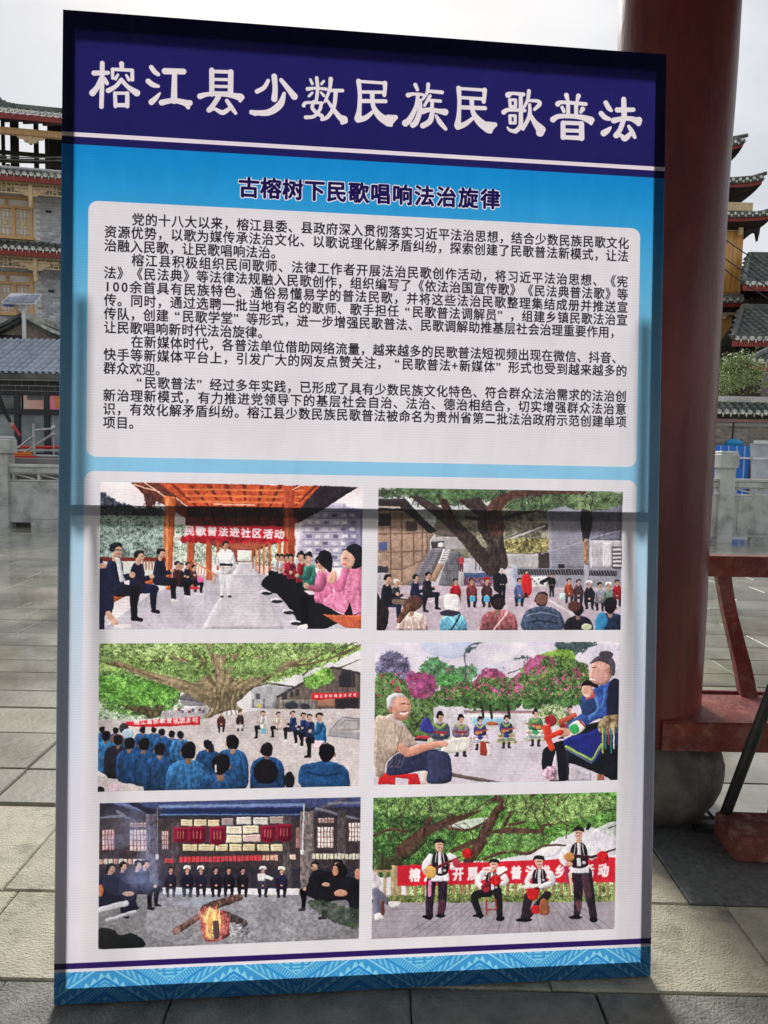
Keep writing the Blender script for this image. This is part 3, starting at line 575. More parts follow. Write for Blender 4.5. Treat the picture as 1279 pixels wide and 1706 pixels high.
def photo4(img):
    p=Pic(img,photo_box(PHOTO_QUADS[3]),(610,1065),2.974,4); R=p.rect; rng=p.rng
    R(0,0,1279,758,(222,208,226),tex=.06)
    for q,c in (([(280,25),(500,25),(520,70),(420,110),(300,80)],(150,175,225)),([(1080,25),(1252,25),(1250,60),(1120,70)],(225,215,232)),([(540,150),(680,140),(660,190),(560,200)],(165,185,228)),([(40,90),(200,100),(160,160),(40,150)],(205,205,235)),([(560,30),(780,40),(700,130),(560,120)],(232,215,226))): p.poly(q,c,1,al=.75)
    p.foliage([(40,30),(1250,30),(1250,180),(40,180)],[(235,222,235),(205,205,235)],60,.55,al=.6,sm=0,var=.12)
    # background shrubs
    GG=[(30,50,36),(60,90,55),(100,135,80),(50,75,50)]
    p.foliage([(50,120),(150,70),(220,140),(200,230),(70,220)],[(90,85,120),(130,125,150)],6,.62); p.foliage([(40,210),(120,190),(260,260),(350,290),(340,420),(300,500),(40,440)],[(45,60,42),(85,110,70),(130,150,100),(60,95,55)],9,.3)
    p.foliage([(260,150),(340,100),(430,150),(540,140),(520,220),(350,250),(270,220)],[(80,95,90),(110,135,110),(70,150,80)],6,.56); p.foliage([(340,200),(470,190),(450,250),(340,250)],[(70,150,80),(120,180,110)],7,.4)
    p.foliage([(200,180),(340,200),(330,300),(220,300)],[(120,95,140),(190,70,130),(80,90,90)],6,.6)
    for q in ([(488,200),(486,130),(490,70),(520,40),(570,26)],[(730,110),(800,100)],[(940,40),(1000,70),(1080,50),(1140,32)],[(700,180),(760,160)]): p.line(q,(90,95,100),w=3)
    for q in ([(478,120),(500,60),(575,24),(500,90)],[(935,30),(1145,28),(1090,60),(1000,95)],[(725,100),(810,95),(800,115)]): p.foliage(q,[(85,100,100),(60,75,80)],4,.5)
    # low wall / far building behind seated row
    R(330,350,1000,470,(212,205,214),tex=.15); R(480,365,1000,378,(150,120,125)); R(520,400,700,440,(150,190,215)); p.line([(480,392),(700,390)],(240,238,240),w=5)
    # bougainvillea
    p.foliage([(340,290),(430,240),(560,220),(640,230),(740,250),(760,330),(700,362),(540,360),(420,345),(350,340)],GG,9,.22)
    p.foliage([(740,260),(800,160),(880,110),(980,110),(1060,130),(1090,260),(1060,330),(900,350),(780,350)],GG,9,.25)
    p.foliage([(760,180),(820,110),(900,70),(990,60),(1040,100),(1000,190),(880,200),(780,240)],[(110,150,60),(160,190,90),(90,130,60)],8,.45)
    for q in ([(520,240),(560,190),(620,160),(690,190),(700,290),(600,270),(540,260)],[(690,240),(760,180),(800,200),(760,290),(700,300)],[(780,140),(860,90),(950,110),(900,170),(800,200)],[(900,190),(1000,160),(1080,130),(1090,220),(1020,260),(930,240)],[(360,280),(440,250),(520,240),(460,280),(360,310)]): flowerbed(p,q)
    p.foliage([(340,280),(560,200),(760,180),(900,90),(1090,130),(1080,300),(760,320),(420,320)],[(44,66,44),(84,112,66),(120,146,92)],6,.98)
    for _ in range(150): x,y=rng.uniform(360,1080),rng.uniform(150,300); p.ell(x,y,rng.uniform(2,6),rng.uniform(2,5),((200,60,120),(225,100,150),(170,60,110))[rng.integers(3)])
    for _ in range(25): x,y=rng.uniform(60,340),rng.uniform(180,300); p.ell(x,y,rng.uniform(3,8),rng.uniform(3,6),(200,60,100))
    for x in (570,612,700,960): p.line([(x,340),(x+6,400)],(50,42,42),w=6)
    p.foliage([(850,350),(960,340),(1000,420),(900,440)],[(80,110,60),(150,170,110),(220,225,215)],6,.4)
    # ground
    p.poly([(250,505),(400,520),(1279,510),(1279,758),(0,758),(40,700),(250,640)],(206,194,208),tex=.07)
    for i in range(9): p.line([(450,560+i*17),(1240,552+i*20)],(182,172,190),w=1.2,al=.6)
    p.poly([(400,672),(660,718),(560,720),(405,690)],(100,88,88))
    p.poly([(1000,640),(1110,670),(1110,712),(1000,712)],(188,180,192))
    # seated musicians
    def mus(x,y,s,top,skirt,d=1,inst=1,lap=None):
        p.poly([(x-.55*s,y+.1*s),(x-.6*s,y+.5*s),(x-.7*s,y+.85*s),(x+.7*s,y+.85*s),(x+.6*s,y+.4*s),(x+.5*s,y)],skirt,1,tex=.4)
        for k in range(5): p.line([(x-.62*s,y+.35*s+k*.11*s),(x+.64*s,y+.33*s+k*.11*s)],((190,60,80),(225,220,215),(70,120,90),(60,70,150),(210,190,120))[k],w=.022*s,al=.8)
        p.ell(x,y+.3*s,.22*s,.16*s,lap or (60,70,140))
        for e in (-1,1): p.line([(x+e*.2*s,y+.85*s),(x+e*.2*s,y+1.15*s)],(40,36,46),w=.09*s); p.ell(x+e*.24*s,y+1.2*s,.14*s,.06*s,(40,36,42) if s>60 else (225,215,210))
        p.poly([(x-.38*s,y+.12*s),(x-.5*s,y-.3*s),(x-.3*s,y-.68*s),(x+.3*s,y-.68*s),(x+.5*s,y-.3*s),(x+.38*s,y+.12*s)],top,1,tex=.4,tg=.3)
        p.line([(x-.25*s,y-.62*s),(x,y-.42*s),(x+.25*s,y-.62*s)],(150,170,90),w=.07*s)
        p.line([(x-.3*s,y-.2*s),(x+.3*s,y-.18*s)],(150,50,60),w=.06*s)
        head(p,x,y-.98*s,.2*s,0,(24,22,28),(222,170,155)); p.ell(x,y-1.2*s,.14*s,.1*s,(24,22,28))
        if inst: p.line([(x-.35*s*d,y-.0*s),(x+.6*s*d,y-.28*s)],(175,100,60),w=.05*s); p.ell(x-.2*s*d,y-.04*s,.17*s,.13*s,(205,140,90))
        p.ell(x+.1*s*d,y-.08*s,.08*s,.07*s,SK)
    p.line([(250,505),(300,500)],(200,60,80),w=8); p.line([(240,512),(400,520)],(50,46,60),w=6)
    mus(560,480,66,(70,60,120),(215,200,215)); mus(690,470,66,(60,70,120),(180,175,140),1,1,(50,70,140)); mus(835,450,74,(70,120,90),(190,190,180),-1,1,(70,150,110)); mus(465,490,84,(120,110,130),(215,190,205),1,0); mus(362,495,98,(80,90,110),(185,190,170),1,0)
    p.poly([(300,400),(270,430),(270,470),(330,475)],(60,60,140),1); p.poly([(375,575),(500,560),(505,500),(395,515)],(228,220,215),1,tex=.1)
    p.ell(620,430,30,10,(180,100,60)); p.poly([(560,520),(600,520),(592,590),(560,585)],(150,60,50)); p.poly([(590,530),(620,530),(618,590),(598,590)],(225,215,220))
    sit(p,1010,440,70,-1,(60,90,90),(180,60,70)); p.poly([(880,400),(920,385),(940,420),(900,445)],(150,40,55),1); p.line([(960,420),(1030,385)],(200,90,70),w=12)
    # woman at right
    p.poly([(865,600),(880,550),(940,520),(1000,500),(1060,440),(1140,420),(1250,390),(1242,700),(1180,690),(1000,625),(985,712),(905,712),(900,640),(870,660)],(24,28,38),1,tex=.3)
    p.poly([(990,500),(1100,470),(1170,440),(1180,530),(1120,620),(985,545)],(38,44,120),1); p.line([(985,540),(1115,610),(1160,530)],(150,185,90),w=6,sm=0); p.line([(985,552),(1112,624),(1168,536)],(90,100,140),w=4,sm=0)
    p.poly([(1060,300),(1130,250),(1180,225),(1250,215),(1250,390),(1150,400),(1070,440),(1040,400),(1090,350)],(52,80,150),1,tex=.4); p.poly([(1200,230),(1250,215),(1250,390),(1190,390)],(34,36,60),1)
    p.line([(1110,260),(1140,330),(1120,380)],(90,130,190),w=9); p.line([(1180,260),(1170,330),(1100,400)],(80,120,185),w=10,al=.7); p.poly([(1080,280),(1110,250),(1130,290),(1100,350)],(200,90,80),1); p.line([(1070,400),(1010,450)],(60,85,150),w=24)
    p.poly([(1000,440),(1050,410),(1085,440),(1060,470),(1015,485)],(225,220,215),1); p.poly([(1000,445),(1035,430),(1050,465),(1020,480)],(60,160,90),1); p.line([(1050,410),(1080,440)],(160,70,60),w=5)
    p.poly([(1160,400),(1250,385),(1245,470),(1150,470)],(150,130,100),1,tex=.5); 
    for k in range(6): p.line([(1165+k*14,450),(1168+k*14,570-(k%3)*20)],((180,190,90),(60,130,130),(170,60,80),(40,130,140),(200,200,190),(50,60,110))[k],w=4)
    p.ell(970,470,40,22,(220,165,145)); p.line([(880,450,14),(915,550,14)],(205,70,50)); p.line([(890,500),(960,470)],(210,60,50),w=13); p.line([(900,440),(905,470)],(200,60,60),w=9)
    p.poly([(915,640),(935,560),(950,710),(925,712)],(215,205,215)); p.poly([(870,660),(930,640),(935,710),(880,695)],(190,150,170),1,tex=.5); R(985,560,1000,712,(38,40,50)); R(1140,680,1175,712,(160,100,80))
    p.poly([(1060,330),(1120,300),(1135,360),(1075,385)],(45,65,110),1); p.ell(1092,262,28,36,(222,165,150)); p.poly([(1062,240),(1085,212),(1140,225),(1140,250),(1100,238)],(26,24,30),1); p.line([(1078,285),(1098,290)],(240,225,225),w=3)
    p.poly([(1108,150),(1120,110),(1160,90),(1215,110),(1222,170),(1190,225),(1150,235),(1110,215),(1098,180)],(214,160,150),1,tg=.2); p.poly([(1105,130),(1140,95),(1200,88),(1230,130),(1225,190),(1205,170),(1200,135),(1150,118)],(88,78,90),1,tex=.3); p.ell(1185,85,35,20,(80,72,84)); p.line([(1105,205),(1130,210)],(245,230,230),w=4); p.line([(1118,150),(1135,146)],(90,60,60),w=2.5); p.ell(1196,165,10,20,(190,130,120))
    # old man at left
    p.poly([(60,680),(250,680),(265,735),(205,735),(205,705),(140,702),(138,735),(55,735)],(205,42,48)); R(265,670,300,735,(222,200,195))
    p.poly([(38,420),(90,395),(130,385),(180,430),(240,520),(250,535),(165,570),(100,620),(80,690),(38,670)],(184,164,150),1,tex=.2,tg=.25)
    p.poly([(100,690),(110,620),(170,575),(300,560),(390,575),(415,620),(412,718),(300,726),(295,665),(200,680)],(52,56,86),1,tex=.35); p.poly([(300,580),(380,590),(400,640),(395,710),(320,715)],(66,70,104),1,al=.7)
    p.line([(165,550,20),(205,575,22),(300,545,18),(370,530,14)],(214,150,130)); p.ell(380,532,22,14,(222,160,140)); p.poly([(110,390),(145,385),(180,440),(170,450),(120,410)],(208,190,190),1); [p.line([(60+k*16,400+k*6),(50+k*16,560+k*8),(44+k*12,650)],(160,140,128),w=1.6,al=.6) for k in range(9)]; p.line([(175,450),(150,560)],(130,112,104),w=2.5)
    p.poly([(105,330),(120,295),(165,285),(205,310),(218,350),(210,395),(180,418),(140,410),(125,380),(112,370)],(214,155,138),1,tex=.12,tg=.2); p.poly([(98,345),(100,305),(135,282),(175,286),(190,300),(150,302),(128,320),(125,350),(110,370)],(205,198,205),1); p.ell(116,360,9,16,(200,135,120))
    p.line([(168,382),(185,388),(202,378)],(245,235,235),w=4); p.line([(168,376),(203,372)],(120,60,60),w=2); p.line([(172,335),(188,333)],(80,50,50),w=2.5); p.line([(198,336),(210,336)],(80,50,50),w=2)
    finish(p)
def photo5(img):
    p=Pic(img,photo_box(PHOTO_QUADS[4]),(155,1325),2.811,5); R=p.rect; rng=p.rng
    R(0,0,1279,760,(54,50,64),tex=.3)
    p.poly([(20,60),(400,35),(1250,25),(1250,70),(330,90)],(70,78,120),tex=.3); p.line([(310,75),(980,62)],(130,150,200),w=7,al=.8); p.line([(100,60),(300,110)],(100,105,140),w=8); p.line([(180,60),(330,130)],(40,40,60),w=12)
    p.line([(1180,30),(1000,110)],(80,78,95),w=12); p.line([(330,100),(980,90)],(34,46,86),w=14); p.line([(310,112),(970,108)],(90,120,170),w=3)
    for q in ([(30,130),(130,120)],[(110,100),(230,170)],[(1100,55),(1240,50)],[(1040,80),(1240,130)],[(60,150),(120,165)]): p.line(q,(150,150,165),w=7,al=.6)
    # wall of timber with windows
    R(20,130,1250,360,(66,56,62),tex=.3)
    def win(x0,y0,x1,y1,c=(225,205,205)):
        R(x0,y0,x1,y1,c,tex=.15); n=max(3,int((x1-x0)/14))
        for i in range(n+1): p.line([(x0+(x1-x0)*i/n,y0),(x0+(x1-x0)*i/n,y1)],(120,70,70),w=2)
        for i in range(1,4): p.line([(x0,y0+(y1-y0)*i/4),(x1,y0+(y1-y0)*i/4)],(130,80,80),w=1.6)
    win(38,185,95,280,(215,180,190)); win(168,185,250,282); win(318,190,348,275,(190,185,195)); win(1045,165,1122,262,(232,225,222)); win(1192,145,1248,232,(232,228,225)); win(168,152,245,172,(215,210,205)); win(945,170,962,265,(200,190,190)); win(1048,125,1124,145,(225,220,215))
    # posts
    for x0,x1,y0,c in ((243,300,110,(88,82,96)),(362,400,150,(82,72,80)),(885,925,110,(80,72,76)),(965,1030,95,(118,108,108)),(1140,1180,90,(86,78,82))):
        R(x0,y0,x1,470,c,tex=.35)
    # certificates
    def cert(x,y,w,h,c=(222,208,175)): R(x,y,x+w,y+h,(60,48,40)); R(x+2,y+2,x+w-2,y+h-2,c,tex=.06); p.line([(x+w*.2,y+h*.35),(x+w*.8,y+h*.33)],(170,120,100),w=1.8,al=.8); p.line([(x+w*.25,y+h*.62),(x+w*.75,y+h*.6)],(170,140,120),w=1.2,al=.8)
    for x in (404,468,530): cert(x,133,60,34)
    for x in (666,745): cert(x,120,72,38,(215,212,210))
    cert(596,126,60,38,(150,140,145)); cert(820,116,70,38,(165,155,150)); cert(618,163,76,40,(226,215,195)); cert(697,160,76,40,(226,215,190)); cert(618,204,74,40,(225,212,188)); cert(694,202,86,36,(220,190,190))
    for x,w in ((413,72),(488,78),(568,60),(632,62),(696,60),(762,60),(826,58)): cert(x,248+(488-x)*.008,w,36,(222,208,170))
    for x,y,w,h in ((372,172,66,76),(440,168,84,82),(540,166,74,90),(780,160,68,82),(853,154,72,84)):
        p.poly([(x,y),(x+w,y),(x+w,y+h*.85),(x+w*.5,y+h),(x,y+h*.85)],(134,26,56),tex=.15); p.poly([(x+6,y+6),(x+w-6,y+6),(x+w-6,y+h*.8),(x+w*.5,y+h*.92),(x+6,y+h*.8)],(112,18,48)); 
        for k in range(3): p.text('民歌法'[k],(x+w*.3+k*w*.2,y+h*.35),(x,y),13,(215,160,130),.4) if False else p.line([(x+w*(.3+.2*k),y+h*.25),(x+w*(.3+.2*k),y+h*.65)],(200,130,110),w=2.2,al=.8)
    # red row of papers
    for i in range(24): R(400+i*19.3,310-i*.5,416+i*19.3,336-i*.5,(212,70,84) if i<20 else (225,170,150),tex=.15)
    for i in range(10): R(22+i*23,322,41+i*23,346,(225,215,200) if i%3 else (205,150,140),tex=.1)
    for i in range(14): R(1022+i*17,290,1036+i*17,316,(225,215,185) if i%2 else (205,200,190),tex=.1)
    R(330,318,370,340,(200,70,85)); R(918,295,945,318,(220,195,180))
    p.line([(985,60),(975,280)],(205,205,215),w=3); R(966,275,984,297,(220,220,222)); R(288,298,303,322,(215,215,222)); p.line([(298,80),(296,300)],(130,135,150),w=2)
    # floor
    p.poly([(20,470),(400,480),(1000,470),(1250,520),(1250,760),(0,760)],(128,126,132),tex=.25)
    p.poly([(330,510),(1000,495),(1180,620),(900,720),(300,700)],(168,166,176),1,al=.35,tex=.3)
    R(320,455,960,485,(222,218,225),tex=.1)
    # seated people behind
    cols=[(38,36,62),(30,30,50),(40,36,60),(34,30,44),(30,28,40),(34,30,38),(70,70,90),(40,36,66)]
    for i,(x,hat) in enumerate(((358,None),(436,(230,225,225)),(500,(228,222,222)),(570,None),(630,None),(695,None),(790,(225,222,225)),(877,(235,228,215)))):
        sitf(p,x,448,66,cols[i],(26,26,36),hat=hat,w=1.1,skin=(205,150,135))
    R(765,385,800,420,(228,222,225)); p.line([(800,400),(830,410)],(225,222,225),w=8)
    # left group
    for x,y,s,d in ((130,470,95,1),(200,470,100,1),(235,460,95,1),(70,500,110,1)): sit(p,x,y,s,d,(36,34,56),(28,28,42),(30,28,34),clap=0)
    p.poly([(22,420),(120,400),(180,480),(200,560),(140,570),(120,520),(22,560)],(30,32,56),1); p.line([(30,560),(150,530)],(205,205,215),w=13); p.line([(60,610),(190,570)],(185,185,195),w=9); p.ell(160,485,28,12,SK); p.ell(30,470,14,30,(190,110,80))
    # right group
    for x,y,s,d in ((1040,470,100,-1),(1150,490,120,-1)): sit(p,x,y,s,d,(28,27,36),(24,24,32),(60,50,56),clap=0)
    p.poly([(990,470),(1020,380),(1080,370),(1200,400),(1240,420),(1240,610),(1200,600),(1190,520),(1150,500),(1080,520),(1000,490)],(28,27,36),1,tex=.4); p.ell(1155,475,32,16,(205,150,130)); p.ell(1085,435,20,10,SK); p.ell(1152,370,34,36,(24,22,28)); p.ell(1130,372,14,24,(190,130,110)); p.ell(1235,385,14,26,(200,140,120)); p.line([(1060,545),(1100,545)],(190,140,170),w=7); R(1125,530,1150,555,(220,218,190)); p.ell(1220,625,50,9,(90,130,60))
    p.foliage([(1000,510),(1250,560),(1250,640),(1100,600)],[(50,60,55),(80,90,75)],8,.4,al=.8)
    # smoke
    for _ in range(26):
        x=rng.uniform(60,330); y=rng.uniform(100,480); p.ell(x,y,rng.uniform(30,90),rng.uniform(30,80),(150,166,210),al=.12,tex=0)
    for _ in range(12): p.ell(rng.uniform(330,620),rng.uniform(470,540),60,22,(160,172,208),al=.13,tex=0)
    # fire
    p.line([(380,660,16),(430,630,15),(490,590,14)],(110,84,82),tex=.5); p.ell(390,658,14,14,(150,120,110)); p.line([(520,560,26),(580,530,22),(680,500,16)],(92,70,66),tex=.6); p.line([(620,590,26),(700,620,18)],(80,70,72),tex=.6)
    p.poly([(500,580),(560,560),(630,600),(630,680),(540,706),(510,690),(520,630)],(96,54,54),1,tex=.7)
    p.foliage([(495,560),(560,548),(630,590),(625,680),(540,705),(510,690)],[(90,50,54),(190,70,76),(240,140,130),(110,70,70)],5,.5)
    for q in ([(535,705),(530,640),(500,590),(540,560),(565,545),(580,600),(610,620),(580,650),(560,700)],): p.foliage(q,[(240,150,80),(255,225,160),(240,110,70)],5,.6)
    for _ in range(16):
        x=rng.uniform(515,600); y=rng.uniform(590,690); p.line([(x,y,5),(x+rng.uniform(-8,8),y-30,4),(x+rng.uniform(-14,14),y-62,1)],(255,220,150) if _%2 else (250,160,90),al=.85)
    p.line([(570,620),(572,680)],(90,70,70),w=14); p.foliage([(640,620),(720,640),(720,690),(650,680)],[(60,58,64),(180,178,186),(120,118,124)],6,.25)
    for _ in range(50): p.ell(rng.uniform(380,780),rng.uniform(610,705),3,2,(80,74,78))
    p.poly([(22,650),(90,655),(120,680),(190,672),(232,735),(22,742)],(28,34,36),1)
    finish(p)
def photo6(img):
    p=Pic(img,photo_box(PHOTO_QUADS[5]),(610,1315),2.974,6); R=p.rect; rng=p.rng
    R(0,0,1279,788,(226,222,232),tex=.05)
    G=[(34,66,36),(62,112,52),(98,150,72),(150,188,104),(66,118,56)]
    p.foliage([(30,50),(700,35),(1236,22),(1236,240),(1100,200),(950,260),(800,330),(600,370),(400,380),(30,400)],G,7,.52); p.foliage([(30,60),(420,50),(420,300),(200,420),(30,420)],[(38,66,42),(66,100,56),(104,138,82)],8,.36)
    p.foliage([(30,40),(650,38),(600,100),(300,120),(30,130)],[(58,94,54),(100,138,80)],7,.5)
    p.poly([(880,300),(960,290),(930,340),(830,350)],(225,222,232),1,al=.8); p.poly([(1100,230),(1236,170),(1236,330),(1120,300)],(224,216,232),1,al=.75); p.poly([(420,180),(620,150),(560,200),(440,210)],(226,224,232),1,al=.7)
    p.foliage([(200,400),(1236,400),(1236,580),(200,590)],[(60,100,45),(120,165,80),(180,205,140),(220,225,200)],10,.1,sm=0)
    B=(88,64,56)
    p.poly([(35,310),(90,350),(130,340),(230,270),(300,260),(250,320),(170,380),(150,410),(50,420),(60,370)],(70,72,52),1,tex=.5)
    for l in ([(170,320,30),(260,240,26),(380,185,20),(520,130,14),(635,60,9)],[(265,245,16),(310,160,12),(370,50,8)],[(380,190,8),(430,110,6),(520,70,5)],[(400,205,8),(500,215,7),(580,180,5)],[(30,245,7),(120,215,6),(200,225,5)],
      [(500,370,22),(560,280,28),(600,200,24),(640,120,20),(670,90,18),(640,40,12)],[(670,90,10),(760,70,6),(820,38,5)],[(420,320,10),(560,260,12),(680,220,16),(850,220,12),(880,190,8),(1010,165,5)],[(680,190,10),(720,120,9),(830,40,6)],[(700,190,7),(850,150,7),(1000,80,6),(1150,38,4)],
      [(570,360,6),(700,320,9),(800,330,8),(870,290,6),(990,290,4)],[(1010,60,4),(1120,100,3),(1236,110,3)]): p.line(l,B,tex=.45)
    p.foliage([(60,60),(600,60),(500,140),(100,150)],[(56,90,50),(104,140,80),(146,172,112)],6,.7); p.foliage([(700,60),(1200,40),(1150,140),(800,180)],[(72,106,58),(122,154,88),(160,184,120)],6,.64); p.foliage([(600,240),(900,240),(850,300),(650,320)],[(72,110,60),(122,158,94)],6,.6)
    for _ in range(40): tree_branch(p,rng.uniform(60,1200),rng.uniform(60,300),rng.uniform(-2.9,-.2),rng.uniform(60,120),3.2,(74,60,54),rng,1)
    # fence + banner
    for i in range(32): R(40+i*38,425,56+i*38,560,(172,152,120) if i<5 else (150,128,96),tex=.25)
    R(30,415,150,428,(165,145,115)); R(120,395,160,575,(176,156,122),tex=.2); R(455,460,490,585,(150,128,96),tex=.3); p.line([(30,575),(1236,560)],(60,72,48),w=12)
    p.foliage([(30,545),(1236,535),(1236,590),(30,595)],[(50,70,40),(110,140,80),(160,130,100)],7,.42,sm=0)
    p.poly([(148,395),(480,378),(1228,345),(1226,468),(900,475),(480,485),(150,497)],(208,36,56),tex=.12)
    for i in range(30): x=160+i*36; p.line([(x,400-i*1.5),(x+3,488)],(180,26,46) if i%2 else (228,60,86),w=5,al=.25)
    T='榕江县开展民歌普法进乡村活动'
    p.text(T,(234,442),(1168,412),66,(246,226,232),2.6,.8)
    # deck
    p.poly([(20,580),(1228,566),(1222,705),(1222,788),(15,788)],(158,150,160),tex=.12)
    for i in range(20): x=560+(i-6)*50; p.line([(x*.6+300,574),(x*1.25-200,770)],(112,105,118),w=1.6,al=.7)
    for i in range(7): p.line([(20,610+i*i*4),(600,602+i*i*4)],(128,120,132),w=1.4,al=.5)
    # seated visitor at left edge
    p.poly([(24,430),(50,440),(68,490),(40,510),(24,510)],(205,195,205),1); p.poly([(26,510),(60,515),(110,570),(95,590),(65,565),(70,640),(38,645),(26,560)],(110,108,130),1); p.poly([(105,575),(155,572),(158,590),(120,602)],(228,225,228),1); p.poly([(35,640),(60,630),(80,655),(40,665)],(228,225,228),1); R(68,570,84,640,(110,60,52))
    def pom(x,y,r):
        p.ell(x,y,r,r,(196,26,36),tex=.4)
        for _ in range(40): a=rng.uniform(0,6.28); q=r*rng.uniform(0,1)**.5; p.ell(x+q*np.cos(a),y+q*np.sin(a),3.4,2.6,((230,60,60),(160,16,26),(215,40,46))[_%3])
    W_=(230,226,236); V=(36,28,40); PT=(48,36,50)
    def vest(x,y,s):
        p.poly([(x-.3*s,y-.0*s),(x-.32*s,y-.75*s),(x-.1*s,y-.98*s),(x+.1*s,y-.98*s),(x+.32*s,y-.75*s),(x+.32*s,y)],V,1,tex=.3)
        p.poly([(x-.07*s,y-.95*s),(x+.07*s,y-.95*s),(x+.08*s,y),(x-.08*s,y)],(215,208,216)); p.line([(x-.14*s,y-.92*s),(x-.2*s,y-.5*s)],(200,195,200),w=.018*s); p.line([(x+.14*s,y-.92*s),(x+.2*s,y-.5*s)],(200,195,200),w=.018*s)
        p.ell(x+.2*s,y-.4*s,.08*s,.07*s,(190,185,190)); p.ell(x+.2*s,y-.14*s,.08*s,.07*s,(180,175,180)); p.ell(x,y-1.05*s,.12*s,.12*s,SK)
    def hd(x,y,r):
        p.ell(x,y,r*.8,r*1.05,(224,172,158)); p.poly([(x-r*1.15,y-r*.35),(x-r*.8,y-r*1.1),(x,y-r*1.3),(x+r*.9,y-r*1.05),(x+r*1.15,y-r*.3),(x+r*.5,y-r*.5),(x-r*.5,y-r*.5)],(34,34,36),1); p.line([(x-r*.4,y-r*.1),(x-r*.12,y-r*.1)],(60,40,40),w=r*.08); p.line([(x+r*.15,y-r*.1),(x+r*.42,y-r*.1)],(60,40,40),w=r*.08); p.line([(x-r*.2,y+r*.5),(x+r*.2,y+r*.5)],(150,60,60),w=r*.09)
    # standing left
    p.line([(318,465,24),(310,560,20),(306,645,17)],PT,tex=.4); p.line([(372,465,24),(372,560,20),(362,635,17)],PT,tex=.4); p.poly([(350,570),(385,570),(375,630),(350,630)],(110,62,76),1,al=.6); p.ell(298,648,26,9,(26,24,28)); p.ell(362,642,26,9,(26,24,28))
    p.poly([(315,430),(405,430),(405,470),(315,470)],W_); p.line([(312,350,16),(285,395,17),(295,430,12)],W_); p.line([(405,345,15),(432,362,16),(420,400,13)],W_); vest(360,432,112); hd(357,292,25)
    p.line([(320,415,8),(380,385,7),(460,350,4)],(100,40,50)); p.ell(312,425,30,32,(205,158,92)); p.ell(285,420,12,12,SK); pom(494,330,25); p.ell(440,378,20,20,(180,60,80)); p.line([(310,470),(308,540)],(205,130,170),w=8)
    # seated 1
    p.line([(600,525,22),(530,545,18),(560,640,14)],(30,30,36)); p.line([(640,520,24),(650,560,18),(655,645,14)],(34,32,40)); p.ell(550,640,30,9,(24,24,28)); p.ell(658,655,22,12,(24,24,28)); p.line([(590,560),(590,630)],(150,60,50),w=4); p.line([(632,560),(640,610),(590,612)],(150,60,50),w=4,sm=0)
    p.line([(570,430,15),(545,475,14),(575,500,10)],W_); p.line([(668,430,14),(690,465,12),(660,480,10)],W_); vest(618,512,92); hd(628,388,24); p.line([(575,500,14),(640,450,6),(690,420,4)],(120,36,46)); pom(635,465,27)
    p.poly([(575,505),(605,498),(600,520),(578,522)],(150,40,50),1)
    # seated 2 with drum
    p.line([(800,545,24),(785,600,20),(775,650,16)],(54,40,50)); p.line([(890,535,20),(830,600,16),(790,650,13)],(44,34,44)); p.ell(775,660,40,10,(26,24,28)); p.poly([(860,560),(890,560),(900,628),(850,628)],(150,95,70),1); p.poly([(790,500),(850,500),(840,555),(800,555)],(205,40,44),1); p.poly([(815,590),(850,590),(850,625),(815,625)],(190,40,50),1)
    vest(852,500,98); p.line([(905,430,17),(915,470,16),(860,495,11)],W_); p.line([(805,440,13),(790,470,13),(800,485,10)],W_); p.poly([(768,490),(845,480),(850,495),(775,505)],(232,226,226),1); hd(850,372,26)
    # standing right
    p.line([(1040,425,28),(1045,520,24),(1038,630,17)],PT,tex=.5); p.line([(1085,425,28),(1100,520,24),(1120,640,17)],PT,tex=.5); p.poly([(1060,440),(1095,440),(1110,540),(1085,530)],(110,70,86),1,al=.6); p.poly([(1030,570),(1062,565),(1058,615),(1040,610)],(120,78,86),1,al=.7); p.ell(1030,646,34,9,(26,24,28)); p.ell(1120,655,20,14,(26,24,28))
    p.poly([(1010,390),(1095,388),(1098,425),(1012,425)],W_); p.line([(1000,300,18),(965,350,18),(985,385,12)],W_); p.line([(1095,300,18),(1130,325,17),(1110,350,12)],W_); vest(1048,392,120); hd(1046,230,26); p.ell(1095,195,9,20,(30,28,32),.5)
    p.ell(1000,345,28,22,(190,130,80)); p.ell(1000,380,20,12,SK); p.line([(1030,340,8),(1110,345,6),(1230,305,4)],(60,36,42)); pom(1166,344,29); p.line([(985,400),(995,470)],(170,50,90),w=11); p.line([(1000,430),(1015,520)],(215,200,170),w=6)
    finish(p)
